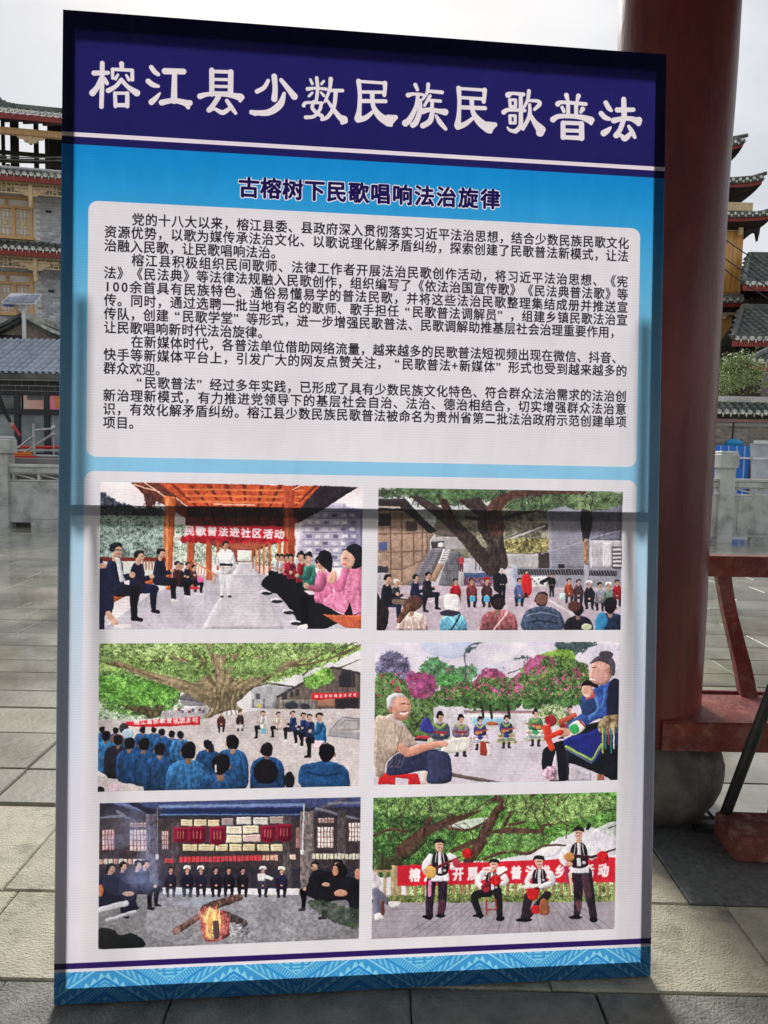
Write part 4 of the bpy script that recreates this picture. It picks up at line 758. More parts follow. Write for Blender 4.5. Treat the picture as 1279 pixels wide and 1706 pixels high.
STROKES=[((140,90),4.568,
[[(147,97,16),(146,200,16),(140,430,15)],[(85,173,18),(190,170,14)],[(136,215,14),(108,280,17),(72,325,22)],[(165,215,12),(182,250,14)],
[(294,100,17),(296,140,14)],[(225,143,12),(225,212,10)],[(230,143,12),(375,150,12)],[(374,150,13),(376,222,13)],[(266,185,9),(247,215,12)],[(330,188,9),(350,222,12)],
[(292,222,14),(250,272,14),(192,306,17)],[(292,222,14),(340,275,15),(408,322,24)],[(245,325,11),(340,325,11)],[(243,325,13),(247,424,14)],[(337,325,14),(336,424,15)],[(247,416,14),(335,416,15)],
[(520,126,16),(545,160,17),(572,180,14)],[(496,232,18),(530,258,18),(572,270,12)],[(586,322,7),(555,360,16),(520,392,20)],[(624,155,22),(765,157,20)],[(697,165,17),(692,380,22)],[(598,395,20),(690,378,18),(790,398,22),(812,396,20)],[(790,405,24),(800,430,14)],
[(980,145,18),(980,328,18)],[(1125,158,19),(1122,330,19)],[(985,155,13),(1125,158,13)],[(985,215,11),(1120,217,11)],[(985,268,11),(1120,270,11)],[(985,318,12),(1120,320,12)],[(890,345,20),(960,328,15),(1100,332,16),(1195,350,26)],[(1200,352,26),(1195,375,14)],
[(1030,348,18),(995,405,17),(957,450,17)],[(960,452,15),(1000,440,12),(1060,468,17),(1110,440,14)],[(1095,378,14),(1130,430,16),(1160,472,12)]]),
((410,110),4.737,
[[(230,102,20),(237,200,18),(230,280,22)],[(182,136,13),(150,190,15),(94,222,16)],[(284,130,14),(345,205,19),(388,260,24)],[(308,236,12),(275,325,24),(180,388,22),(50,388,16)],[(50,385,16),(80,398,16)],
[(515,125,9),(530,158,11)],[(565,112,13),(572,200,13),(560,300,12)],[(620,138,10),(602,160,9)],[(493,200,14),(560,193,10),(640,200,12)],[(530,230,9),(504,256,10)],[(600,228,9),(622,252,11)],
[(462,330,14),(485,308,11),(610,310,10)],[(542,300,12),(530,352,13),(575,395,14),(605,412,14)],[(600,310,12),(590,360,12),(545,415,12),(478,424,14)],[(676,120,16),(666,205,12),(630,298,10)],[(672,210,12),(768,211,13)],[(716,215,15),(700,340,14),(650,420,14),(605,440,12)],[(640,278,9),(690,350,14),(745,420,20),(778,440,28)],[(765,465,14),(785,450,22)],
[(895,135,17),(905,240,15),(900,360,17),(890,430,26)],[(900,137,11),(1100,150,11)],[(1103,150,17),(1103,200,14),(1098,245,14)],[(915,221,12),(1098,222,12)],[(910,292,15),(1108,293,14)],[(890,440,22),(950,425,18),(1010,375,12)],[(1003,235,17),(1010,330,16),(1060,410,26),(1130,455,34)],[(1140,440,40),(1185,420,18)],[(1130,455,34),(1150,480,14)]]),
((660,130),4.919,
[[(165,70,15),(182,110,12)],[(105,155,17),(150,145,12),(225,150,11)],[(185,160,14),(170,250,15),(120,350,20),(82,385,24)],[(202,200,15),(200,290,18),(170,375,20),(143,400,20)],[(270,65,14),(262,130,12),(225,188,10)],[(265,120,12),(383,130,14)],[(285,160,12),(240,238,11)],[(275,195,11),(370,202,12)],[(303,200,13),(300,270,14)],[(225,285,22),(290,272,15),(360,285,18),(408,292,24)],[(305,285,17),(285,365,20),(225,405,20)],[(335,322,10),(365,375,18),(412,430,13)],
[(520,95,18),(525,200,15),(520,320,17),(510,400,25)],[(520,97,11),(730,110,12)],[(732,110,18),(730,160,15),(724,205,15)],[(540,172,12),(720,182,12)],[(540,252,15),(735,258,15)],[(512,412,22),(575,388,18),(640,335,12)],[(626,190,17),(636,290,17),(690,370,28),(765,425,34)],[(770,410,40),(815,393,18)],[(760,425,34),(780,450,14)],
[(925,148,22),(960,135,12),(1050,143,15)],[(937,190,12),(942,242,12)],[(985,190,12),(985,242,12)],[(937,188,11),(985,188,11)],[(940,243,11),(985,243,11)],[(888,290,18),(930,270,14),(1060,275,13)],[(1028,150,15),(1028,300,16),(1025,400,17),(985,445,17)],[(985,447,16),(940,438,12),(918,415,7)],[(938,320,12),(942,378,12)],[(982,320,12),(982,378,12)],[(938,318,11),(982,318,11)],[(940,378,11),(982,378,11)],
[(1095,115,15),(1085,185,13),(1055,248,10)],[(1085,193,11),(1165,197,13),(1182,222,16),(1140,266,11)],[(1100,228,12),(1098,320,15),(1045,425,14)],[(1098,295,12),(1140,370,20),(1190,430,34)],[(1185,455,30),(1205,430,24)]]),
((820,130),4.737,
[[(592,142,17),(602,180,12)],[(687,147,17),(678,180,12)],[(523,212,18),(560,198,13),(745,211,13)],[(605,205,14),(606,300,14)],[(668,205,15),(668,300,14)],[(558,238,12),(572,268,13)],[(720,250,17),(705,275,11)],[(485,335,20),(540,308,16),(690,312,17),(780,338,26)],[(785,340,26),(785,362,14)],[(565,362,17),(565,475,18)],[(711,366,18),(711,480,20)],[(565,360,14),(712,364,14)],[(565,420,13),(712,424,13)],[(565,474,14),(712,480,16)],
[(903,200,17),(925,240,18),(945,260,12)],[(866,285,18),(895,315,18),(930,328,13)],[(942,393,7),(915,420,18),(885,440,22)],[(1044,172,18),(1048,320,20)],[(993,256,18),(1120,253,15)],[(965,340,20),(1030,325,16),(1100,325,17),(1155,345,26)],[(1165,335,22),(1160,360,20)],[(1042,335,18),(1015,410,17),(980,458,18)],[(985,462,16),(1020,455,12),(1050,482,20),(1090,450,16)],[(1083,385,12),(1110,430,17),(1130,470,13)]])]
BODY=[('党的十八大以来，榕江县委、县政府深入贯彻落实习近平法治思想，结合少数民族民歌文化',220,370.5,1049,408),
('资源优势，以歌为媒传承法治文化、以歌说理化解矛盾纠纷，探索创建了民歌普法新模式，让法',174,391,1048,430),
('治融入民歌，让民歌唱响法治。',174,413,None,0),
('榕江县积极组织民间歌师、法律工作者开展法治民歌创作活动，将习近平法治思想、《宪',219,437,1047,473),
('法》《民法典》等法律法规融入民歌创作，组织编写了《依法治国宣传歌》《民法典普法歌》等',173,458,1047,495),
('100余首具有民族特色、通俗易懂易学的普法民歌，并将这些法治民歌整理集结成册并推送宣',173,481,1047,517),
('传。同时，通过选聘一批当地有名的歌师、歌手担任“民歌普法调解员”，组建乡镇民歌法治宣',173,504,1046,538),
('传队，创建“民歌学堂”等形式，进一步增强民歌普法、民歌调解助推基层社会治理重要作用，',173,527,1035,557),
('让民歌唱响新时代法治旋律。',173,549,None,0),
('在新媒体时代，各普法单位借助网络流量，越来越多的民歌普法短视频出现在微信、抖音、',218,574,1038,601),
('快手等新媒体平台上，引发广大的网友点赞关注，“民歌普法+新媒体”形式也受到越来越多的',172,595,1045,622),
('群众欢迎。',172,618,None,0),
('“民歌普法”经过多年实践，已形成了具有少数民族文化特色、符合群众法治需求的法治创',218,641,1044,665),
('新治理新模式，有力推进党领导下的基层社会自治、法治、德治相结合，切实增强群众法治意',171,663,1044,685),
('识，有效化解矛盾纠纷。榕江县少数民族民歌普法被命名为贵州省第二批法治政府示范创建单项',171,686,1044,708),
('项目。',171,709,None,0)]
SUB='古榕树下民歌唱响法治旋律'
ALLCH=sorted(set(''.join(b[0] for b in BODY)+SUB+'民歌普法进社区活动榕江县民歌普法进乡村活动开展'))
def paint_board(img):
    h,w=TH,TW; rng=np.random.default_rng(3)
    Y=(np.arange(h)/h)[:,None]; S=lambda c:np.array(c,np.float32)/255
    # base: blue fading to white downward
    ks=[0,.14,.17,.23,.30,.38,.46,.53,.60,.70,.80,.90,1]
    cs=[(22,140,215),(22,142,216),(40,154,222),(82,176,228),(124,195,234),(142,203,237),(140,200,236),(176,214,240),(200,219,241),(216,222,242),(226,224,240),(230,225,238),(232,226,237)]
    C=np.array(cs,np.float32)/255
    g=np.stack([np.interp(Y[:,0],ks,C[:,i]) for i in range(3)],1); img[:]=g[:,None,:]
    tex=lambda x,y: ap(HB,[(x,y)])[0]
    vy=lambda y,x=600: tex(x,y)[1]
    # lower white panel (soft blue side margins above)
    def rrect(x0,y0,x1,y1,r,col,al=1):
        XX=np.arange(int(x0)-2,int(x1)+3)[None]+.5; YY=np.arange(int(y0)-2,min(h,int(y1)+3))[:,None]+.5
        qx=np.maximum(np.maximum(x0+r-XX,XX-(x1-r)),0); qy=np.maximum(np.maximum(y0+r-YY,YY-(y1-r)),0)
        m=np.clip(r-np.hypot(qx,qy)+.5,0,1)[:,:,None]*al
        v=img[int(y0)-2:min(h,int(y1)+3),int(x0)-2:int(x1)+3]; v[:]=v*(1-m)+col*m
    xl=tex(146,560)[0]; xr=tex(1064,560)[0]; wh=S((229,226,234))
    rrect(xl,tex(160,341)[1],xr,tex(600,774)[1],34,wh)
    y0=tex(600,797)[1]; yb=tex(600,1600)[1]
    x0=tex(140,830)[0]; x1=tex(1060,830)[0]
    v=slice(int(y0),int(yb)); rrect(x0,y0,x1,yb+60,34,wh)
    # header
    yh=tex(600,246)[1]; yh=(tex(107,248)[1]+tex(1105,296)[1])/2
    img[:int(yh)]=S((38,34,104)); img[:int(yh)]*= (1-.12*np.abs(Y[:int(yh)]/Y[int(yh)]-.35))[:,:,None]
    ya=(tex(107,226)[1]+tex(1105,279)[1])/2; yz=(tex(107,232.5)[1]+tex(1105,286)[1])/2
    img[int(ya):int(yz)]=S((236,226,236))
    # title
    for off,sc,st in STROKES:
        p=Pic(img,(0,0,TW,int(yh)),off,sc,9)
        for s in st: p.line([(a,b,c*1.13) for a,b,c in s],(238,230,238),tex=0)
    # subtitle
    p=Pic(img,(0,0,TW,TH),(0,0),1,10)
    a,b=(415.5,317.5),(817.5,334.5)
    p.text(SUB,a,b,34.5,(238,232,242),6.2,.98); p.text(SUB,a,b,34.5,(30,20,84),2.6,.98)
    a0=a
    # body text
    adv=(tex(1048,500)[0]-tex(172,480)[0])/43.0
    LY=[(i,(tex(b[1],b[2])[1]+tex(b[3],b[4])[1])/2) for i,b in enumerate(BODY) if b[3]]; f_=np.polyfit(*zip(*LY),1); YL=(f_[1],f_[0]); li=0
    for t,xa,ya_,xb,yb_ in BODY:
        A=tex(xa,ya_); n=0; wd=[]
        for ch in t: wd.append(.5 if ch in '“”' and False else (.62 if ch in '100+' else 1)); 
        wd=np.array(wd); tot=wd.sum(); cs_=np.cumsum(wd)-wd/2
        k=(tex(xb,yb_)[0]-A[0])/tot if xb else adv
        yy=YL[0]+YL[1]*li; li+=1
        for ch,c in zip(t,cs_):
            if ch in GLYPH: blit(img,GLYPH[ch],A[0]+c*k+(k*.42 if ch=='“' else 0),yy,43,46,(30,24,38),.8)
    for f in (photo1,photo2,photo3,photo4,photo5,photo6): f(img)
    # bottom: navy rule, white rule, woven-pattern border
    n1=(tex(90,1612)[1]+tex(1083,1569)[1])/2; n2=(tex(90,1622)[1]+tex(1083,1578)[1])/2; n3=(tex(90,1627)[1]+tex(1083,1583)[1])/2
    img[int(n1):int(n2)]=S((44,26,98)); img[int(n2):int(n3)]=S((236,230,240))
    n3=int(n3); H2=h-n3; X=np.arange(w)[None].astype(np.float32); V=(np.arange(H2)[:,None]).astype(np.float32)
    per=w/4.86; ph=tex(172,1640)[0]
    u=np.abs(((X-ph)/per+.5)%1-.5)*per      # distance from an upward peak
    d=V-u*.66; dd=(u-per/2)*-.66; d2=(H2*.98-V)-np.abs(per/2-u)*.62+0
    lo=S((26,126,202)); hi=S((140,212,240)); pat=np.zeros((H2,w),np.float32)+.35
    b=lambda q,a0,a1:(q>=a0)&(q<a1)
    pat=np.where(b(d,-28,-20),.95,pat); zz=((u*1.0)%26)/26; pat=np.where(b(d,-2,20)&(np.abs(zz-.5)*44<(d+2)),1.0,pat)
    pat=np.where(b(d,24,29),.1,pat); pat=np.where(b(d,33,37)&(zz<.6),.9,pat); pat=np.where(b(d,44,70)&(((u+V)%13)<5),.95,pat); pat=np.where(b(d,76,84),.15,pat); pat=np.where((d>88)&(((u*1.3)%20)<9)&(((V)%16)<8),.9,pat)
    pat=np.where(b(d,-60,-34)&(((u-V*.4)%18)<8),.85,pat); pat=np.where(b(d,-68,-64),.1,pat); pat=np.where(b(d,-100,-72)&(((u+V*.7)%12)<5),.8,pat); pat=np.where((d<-108)&(((V*1.2)%16)<8)&(((per/2-u)%26)<15),.9,pat); pat=np.where(b(d,-108,-103),.95,pat)
    pat=pat[:,:,None]; img[n3:]=lo*(1-pat)+hi*pat
    # knitted weft and a little print mottling
    y=np.arange(h,dtype=np.float32); rr=vnoise(h,1,60,rng)[:,0]
    img*=(1-.028*(np.sin(y*2*np.pi/9.5)*.5+.5)*(0.5+rr))[:,None,None]
    img*=(1+.03*(fbm(h//8+1,w//8+1,40,rng,3)[np.arange(h)//8][:,np.arange(w)//8]-.5))[:,:,None]
    np.clip(img,0,1,out=img)
def make_glyphs(chars,G=72):
    # outlines of the built-in CJK face, rastered once per character (even-odd scan of the curve outline)
    for ch in chars:
        c=bpy.data.curves.new('glyph','FONT'); c.body=ch; c.size=1; c.resolution_u=3; c.fill_mode='NONE'
        o=bpy.data.objects.new('glyph',c); bpy.context.scene.collection.objects.link(o)
        m=bpy.data.meshes.new_from_object(o.evaluated_get(bpy.context.evaluated_depsgraph_get()))
        n=len(m.vertices); co=np.zeros(n*3); m.vertices.foreach_get('co',co); co=co.reshape(-1,3)[:,:2]
        e=np.zeros(len(m.edges)*2,int); m.edges.foreach_get('vertices',e); e=e.reshape(-1,2)
        bpy.data.objects.remove(o); bpy.data.curves.remove(c); bpy.data.meshes.remove(m)
        if n==0: continue
        # cell: x from 0..advance, y centred on the ideographic box
        w=.98; x0=0.0 if co[:,0].max()>.6 or ch in '，。、《》“”' else co[:,0].mean()-.49
        A=co[e[:,0]]; B=co[e[:,1]]; SS=3; N=G*SS
        img=np.zeros((N,N),np.float32); xs=(np.arange(N)+.5)/N*w+x0
        for j in range(N):
            y=.85-(j+.5)/N*w
            k=(A[:,1]<=y)!=(B[:,1]<=y)
            if not k.any(): continue
            a=A[k]; b=B[k]; xi=np.sort(a[:,0]+(y-a[:,1])/(b[:,1]-a[:,1])*(b[:,0]-a[:,0]))
            cnt=np.searchsorted(xi,xs); img[j]=cnt%2
        GLYPH[ch]=img.reshape(G,SS,G,SS).mean((1,3))
# ------------------------------------------------------------ palette
M_paver=mat('paver_stone',(206,200,176),(180,174,152),scale=9,detail=9,rough=.6,bump=.8,bscale=130,rnd=.12,dirt=(128,124,110),dscale=7)
M_wet=mat('wet_paver_stone',(160,157,140),(120,118,104),scale=1.3,rough=.5,bump=.3,bscale=30,rnd=.16,dirt=(92,90,80),dscale=1.4,coat=1.0)
_t=M_wet.node_tree; _b=_t.nodes['Principled BSDF']; _g=_t.nodes.new('ShaderNodeNewGeometry'); _n=_t.nodes.new('ShaderNodeTexNoise'); _n.inputs['Scale'].default_value=.85; _n.inputs['Detail'].default_value=6
_q=_t.nodes.new('ShaderNodeMapRange'); _q.inputs[1].default_value=.42; _q.inputs[2].default_value=.60; _q.inputs[3].default_value=.12; _q.inputs[4].default_value=.46
_t.links.new(_g.outputs['Position'],_n.inputs[0]); _t.links.new(_n.outputs[0],_q.inputs[0]); _t.links.new(_q.outputs[0],_b.inputs['Roughness'])
M_darkslab=mat('dark_granite',(126,128,126),(84,88,88),scale=40,detail=8,rough=.35,rough2=.6,bump=.3,bscale=120)
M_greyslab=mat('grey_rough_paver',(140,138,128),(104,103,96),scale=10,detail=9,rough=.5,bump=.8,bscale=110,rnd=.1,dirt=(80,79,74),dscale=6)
M_bed=mat('wet_mortar',(206,204,196),(170,170,160),scale=3,rough=.3,bump=.2)
M_bedd=mat('dirt_joint',(104,98,86),(60,56,50),scale=9,rough=.9,bump=.4)
M_red=mat('maroon_paint',(128,56,49),(88,40,37),scale=4,detail=8,rough=.3,rough2=.5,bump=.3,bscale=26,stretch=(1,1,.3),dirt=(92,42,38),dscale=3)
M_redworn=mat('worn_maroon_paint',(140,58,48),(108,42,37),scale=6,detail=8,rough=.34,rough2=.6,bump=.5,bscale=40,dirt=(160,108,88),dscale=16)
M_drum=mat('carved_stone',(122,118,108),(78,76,72),scale=8,detail=9,rough=.7,bump=1.0,bscale=34,dirt=(52,49,46),dscale=5)
M_steel=mat('grey_steel_tube',(64,68,66),(50,54,54),scale=8,rough=.42,metal=.4,bump=.05)
M_brick=mat('red_brick',(150,86,70),(112,60,50),scale=14,detail=9,rough=.9,bump=1.0,bscale=70,dirt=(186,146,128),dscale=16)
M_fence=mat('pale_stone',(200,201,196),(172,174,170),scale=3,rough=.7,bump=.4,bscale=30,dirt=(130,132,128),dscale=3,rnd=.05)
M_fcap=mat('weathered_pale_stone',(205,204,196),(172,172,166),scale=4,rough=.7,bump=.3)
M_mortar=mat('white_mortar',(232,230,224),(214,214,208),scale=4,rough=.9)
M_gbrick=mat('grey_brick',(200,203,204),(160,165,170),scale=4,rough=.85,bump=.2,rnd=.22)
M_pbrick=mat('old_pale_brick',(178,164,150),(140,134,124),scale=3,rough=.9,bump=.3,rnd=.22,dirt=(110,110,96),dscale=5)
M_bbrick=mat('black_brick',(46,40,40),(34,30,32),scale=3,rough=.7,rnd=.25)
M_tile=mat('grey_roof_tile',(104,106,102),(68,72,70),scale=2.5,rough=.75,bump=.4,bscale=14,rnd=.28,dirt=(122,124,112),dscale=2.2)
M_tileblue=mat('bluish_roof_tile',(176,184,196),(148,158,172),scale=2,rough=.42,rnd=.07)
M_cap=mat('limewashed_tile_end',(226,224,214),(186,190,176),scale=5,rough=.7,dirt=(122,132,112),dscale=5)
M_fascia=mat('red_fascia',(150,52,44),(122,42,38),scale=3,rough=.6,rnd=.05)
M_wood=mat('yellow_timber',(220,180,126),(196,150,96),scale=3,rough=.55,bump=.2,stretch=(6,6,.6),rnd=.08)
M_woodp=mat('pale_carved_timber',(222,200,158),(194,166,120),scale=6,rough=.6,bump=.3)
M_woodo=mat('orange_timber_boards',(222,168,88),(190,130,60),scale=2.2,rough=.5,bump=.2,stretch=(3,3,.5),rnd=.1,dirt=(214,190,150),dscale=1.2)
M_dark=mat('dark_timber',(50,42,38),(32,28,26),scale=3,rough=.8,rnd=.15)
M_glass=mat('dim_glass',(132,140,140),(84,94,92),scale=1.5,rough=.12,rnd=.2,spec=.8)
M_green=mat('green_panel_glass',(108,132,118),(160,150,124),scale=2,rough=.2,rnd=.15)
M_black=mat('black_steel',(36,38,42),(26,28,32),scale=3,rough=.5)
M_galv=mat('galvanised_steel',(190,192,190),(160,162,162),scale=9,rough=.35,metal=.5)
M_redp=mat('red_plastic',(214,44,40),(190,34,34),scale=5,rough=.45)
M_orange=mat('orange_plastic',(232,140,50),(214,110,40),scale=5,rough=.5)
M_blue=mat('blue_sheet_metal',(38,120,214),(28,104,196),scale=2,rough=.4,rnd=.05,dirt=(60,150,226),dscale=2)
M_silver=mat('silver_tarpaulin',(196,198,206),(160,164,176),scale=3,rough=.45,bump=.9,bscale=5)
M_white=mat('white_enamel',(226,228,228),(210,212,212),scale=4,rough=.4)
M_solar=mat('solar_cell',(168,176,196),(140,150,176),scale=2,rough=.18,rnd=.06)
M_skin=mat('skin',(206,156,128),(190,138,112),scale=8,rough=.55)
M_coat=mat('dark_green_cloth',(40,50,46),(30,38,36),scale=9,rough=.9,bump=.3)
M_redcloth=mat('red_cloth',(196,34,36),(160,26,30),scale=9,rough=.85,bump=.3)
M_hair=mat('black_hair',(26,24,24),(18,16,16),scale=30,rough=.6)
M_bark=mat('bark',(96,84,70),(66,58,48),scale=12,rough=.9,bump=.6)
M_leaf=mat('leaf',(142,162,100),(100,122,70),scale=1.5,rough=.5,rnd=0)
_t=M_leaf.node_tree; _b=_t.nodes['Principled BSDF']; _b.inputs['Subsurface Weight'].default_value=0
M_leaf2=mat('pale_leaf',(164,176,120),(130,146,92),scale=1.5,rough=.5)
M_concrete=mat('concrete',(150,148,142),(126,124,120),scale=2,rough=.8,bump=.3)
M_soil=mat('earth',(120,112,98),(96,90,78),scale=1,rough=.95)
# ------------------------------------------------------------ ground, paving
MB().box((-300,-80,-.35),(300,500,-.06)).build('ground',M_soil,kind='structure')
bed=MB(); bed.box((-14,-10,-.05),(14,2.9,-.012)); o=bed.build('pavilion_floor_bed',M_bedd,kind='structure')
bed=MB(); bed.box((-30,2.9,-.05),(30,14.5,-.008)); plaza=bed.build('plaza_paving',M_bed,kind='structure')
floor=o; floor.name='pavilion_floor'
def pix(p):
    d=Vector(p)-Vector((0,0,EYE)); z=d.dot(fw)
    if z<.2: return (-9999,-9999)
    return (639.5+FPX*d.dot(CR)/z,853-FPX*d.dot(CU)/z)
def seen(x0,x1,y0,y1):
    for x in (x0,(x0+x1)/2,x1):
        for y in (y0,(y0+y1)/2,y1):
            a,b=pix((x,y,0))
            if 0<=a<=1279 and 0<=b<=1706 and (a<108 or a>1080 or b>1620 or (a>1160)): return True
    return False
def lay(rows,xr,parent,mats,gap,rng,name='paver',amt=.0022,lens=(.5,.95),fixed=None,tilt=.0035,chosen=None):
    stuff=MB(); y=rows[0]; n=0
    for r in range(len(rows)-1):
        y0,y1=rows[r]+gap/2,rows[r+1]-gap/2; x=xr[0]+rng.uniform(0,.4)
        fx=(fixed or {}).get(r)
        cuts=[]
        if fx: 
            cuts=list(fx); 
            while cuts[0]>xr[0]: cuts.insert(0,cuts[0]-rng.uniform(*lens))
            while cuts[-1]<xr[1]: cuts.append(cuts[-1]+rng.uniform(*lens))
        else:
            cuts=[x]
            while cuts[-1]<xr[1]: cuts.append(cuts[-1]+rng.uniform(*lens))
        for a,b in zip(cuts[:-1],cuts[1:]):
            a+=gap/2; b-=gap/2; dz=rng.uniform(-amt,amt); tx,ty=rng.uniform(-tilt,tilt),rng.uniform(-tilt,tilt)
            cx,cy=(a+b)/2,(y0+y1)/2; hw,hh=(b-a)/2,(y1-y0)/2; c=.005
            zt=lambda x,y: dz+tx*x+ty*y
            j=lambda: rng.uniform(-.0022,.0022)
            mb=MB(); P=[(-hw+j(),-hh+j()),(hw+j(),-hh+j()),(hw+j(),hh+j()),(-hw+j(),hh+j())]
            vs=[(x,y,-.04) for x,y in P]+[(x,y,zt(x,y)-c) for x,y in P]+[(x*(1-c/hw),y*(1-c/hh),zt(x,y)) for x,y in P]
            fs=[(8,9,10,11)]+[(i,(i+1)%4,4+(i+1)%4,4+i) for i in range(4)]+[(4+i,4+(i+1)%4,8+(i+1)%4,8+i) for i in range(4)]
            if seen(a,b,y0,y1) and n<296:
                n+=1; mi=mats[0] if not chosen or not chosen(cx,cy) else chosen(cx,cy)
                mb.add(vs,fs); o=mb.build(name,mi,parent); o.location=(cx,cy,.006)
            else: stuff.add([(x+cx,y+cy,z+.006) for x,y,z in vs],fs)
    if stuff.f: stuff.build('far_paver',mats[0],parent,kind='stuff')
    return n
rng=random.Random(4)
rows=[-9,-8.4,-7.8,-7.2,-6.6,-6,-5.4,-4.8,-4.2,-3.6,-2.8,-2,-1.4,-.8,-.2,.35,.8,1.2,1.58,1.905,2.31,2.885]
fx={17:[-.80,-.476,-.15,.168,.51,.843,1.3],18:[-1.03,-.55,.1,.62,1.115,1.75],19:[-1.2,-.62,-.1,.5,1.17,1.72],16:[-.6,-.2,.2,.6,1.0]}
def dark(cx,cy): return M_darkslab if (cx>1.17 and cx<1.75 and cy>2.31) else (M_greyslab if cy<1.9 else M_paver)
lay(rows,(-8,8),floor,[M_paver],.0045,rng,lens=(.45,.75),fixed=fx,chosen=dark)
rows=[2.905]; 
while rows[-1]<13.0: rows.append(rows[-1]+rng.choice((.28,.32,.36,.42))*(1 if rows[-1]<7 else 1.15))
lay(rows,(-17,17),plaza,[M_wet],.009,rng,lens=(.55,1.15),fixed={0:[-2.4,-1.62,-.9,-.2,.6,1.4,2.2],1:[-2.2,-1.63,-1,-.2,.6,1.5]},amt=.002,tilt=.004)
# ------------------------------------------------------------ pavilion: columns, bench, roof overhead
def column(x,y,label):
    t=thing('pavilion_column',label,'column',(x,y,0),group='columns carrying the pavilion roof')
    mb=MB(); prof=[(.236,.318),(.236,.34)]+[(.228+.004*math.sin(z*2.1),z) for z in np.linspace(.4,3.9,22)]+[(.226,4.0)]
    mb.lathe(prof,48,wob=.006); sh=mb.build('shaft',M_red,t)
    mb=MB(); mb.lathe([(.20,0),(.235,.006),(.275,.035),(.308,.08),(.328,.13),(.336,.18),(.335,.225),(.327,.232),(.325,.242),(.328,.25),(.314,.285),(.285,.318),(.262,.33),(.24,.332)],48,wob=.004); b=mb.build('stone_drum',M_drum,t)
    return t
c0=column(1.138,3.05,'thick maroon painted column on a round stone drum behind the right edge of the board')
for x,y,l in ((-3.1,3.05,'maroon column at the far left corner of the pavilion'),(-3.1,-2.2,'maroon column midway along the left side of the pavilion'),(-3.1,-7.4,'maroon column at the rear left corner of the pavilion'),(5.4,-7.4,'maroon column at the rear right corner of the pavilion'),(5.4,3.05,'maroon column at the right end of the bench'),(5.4,-2.2,'maroon column midway along the right side of the pavilion')):
    c=copytree(c0); c.location=(x,y,0); c['label']=l
roof=thing('unseen_pavilion_roof','unseen timber pavilion roof of beams and boards resting on the maroon columns, extended rearward to dim the floor','roof',(0,0,0))  # roof out of view, extended behind the camera to dim the floor before the board
mb=MB()
for y in (3.05,-2.2,-7.4): mb.box((-4.2,y-.1,4.0),(6.6,y+.1,4.28))
for x in (-3.1,1.138,5.4): mb.box((x-.09,-8.6,4.282),(x+.09,3.7,4.5))
mb.build('beam',M_red,roof)
mb=MB(); mb.box((-4.4,-8.8,4.5),(6.8,3.9,4.54)); mb.build('ceiling_board',M_dark,roof)
mb=MB(); mb.box((-4.45,3.9,4.40),(6.85,3.94,4.56)); mb.box((-4.45,-8.84,4.40),(6.85,-8.8,4.56)); mb.build('fascia',M_fascia,roof)
mb=MB(); mb.prism([(-4.6,4.56),(6.98,4.56),(5.2,5.6),(-2.8,5.6)],-9.0,4.05); mb.build('tiled_top',M_tile,roof)
bench=thing('pavilion_bench','weathered maroon plank bench with curved back spindles beside the column','bench',(1.14,2.83,0))
mb=MB(); mb.prism([(0,0),(4.1,0),(4.1,.37),(0,.37)],0,1) if False else None
seat=MB()
# seat outline notched round the column shaft
cx,cy,rr=1.138-1.14,3.05-2.83,.232
top=[(-.01,-.028),(.05,-.03),(4.03,-.03),(4.03,.35),(cx+math.sqrt(rr*rr-(.35-cy)**2),.35)]
a0=math.atan2(.35-cy,math.sqrt(rr*rr-(.35-cy)**2)); a1=math.asin((-.028-cy)/rr) if abs((-.028-cy)/rr)<1 else -math.pi/2
for k in range(1,9): 
    a=a0+(math.radians(-88)-a0)*k/8; top.append((cx+rr*math.cos(a),cy+rr*math.sin(a)))
n=len(top); 
def ring(z,ins=0): return [(x,y+(ins if y<0 else 0),z) for x,y in top]
seat.add(ring(.332)+ring(.442)+ring(.45,.008),[tuple(range(n))[::-1],tuple(range(2*n,3*n))]+[(i,(i+1)%n,n+(i+1)%n,n+i) for i in range(n)]+[(n+i,n+(i+1)%n,2*n+(i+1)%n,2*n+i) for i in range(n)])
seat.build('seat',M_redworn,bench)
mb=MB(); mb.box((.14,.53,.948),(4.1,.60,1.045),ch=.006); mb.build('back_rail',M_redworn,bench)
mb=MB(); mb.box((.14,.334,.4505),(4.03,.349,.462)); mb.build('seat_lip',M_redworn,bench)
sp=MB(); pts=[]
for k in range(9):
    t=k/8; z=.45+t*.5; yy=float(np.interp(t,[0,.2,.4,.6,.8,1],[.318,.385,.465,.525,.558,.565])); pts.append((yy,z))
vs=[]
for (yy,z),w in zip(pts,[.036,.036,.035,.034,.033,.032,.032,.032,.033]):
    xx=.02*math.sin((z-.45)/.5*math.pi)+.025*(1-(z-.45)/.5); vs+=[(xx-w,yy-.02,z),(xx+w,yy-.02,z),(xx+w,yy+.02,z),(xx-w,yy+.02,z)]
sp.add(vs,[(0,3,2,1),(32,33,34,35)]+[(4*i+k,4*i+(k+1)%4,4*i+4+(k+1)%4,4*i+4+k) for i in range(8) for k in range(4)])
sm=sp.mesh('spindle',M_redworn)
for k in range(7): place('spindle',sm,bench,loc=(.475+k*.56,0,0))
mb=MB(); mb.box((2.2,.05,0),(2.27,.28,.332)); mb.build('leg',M_red,bench); 
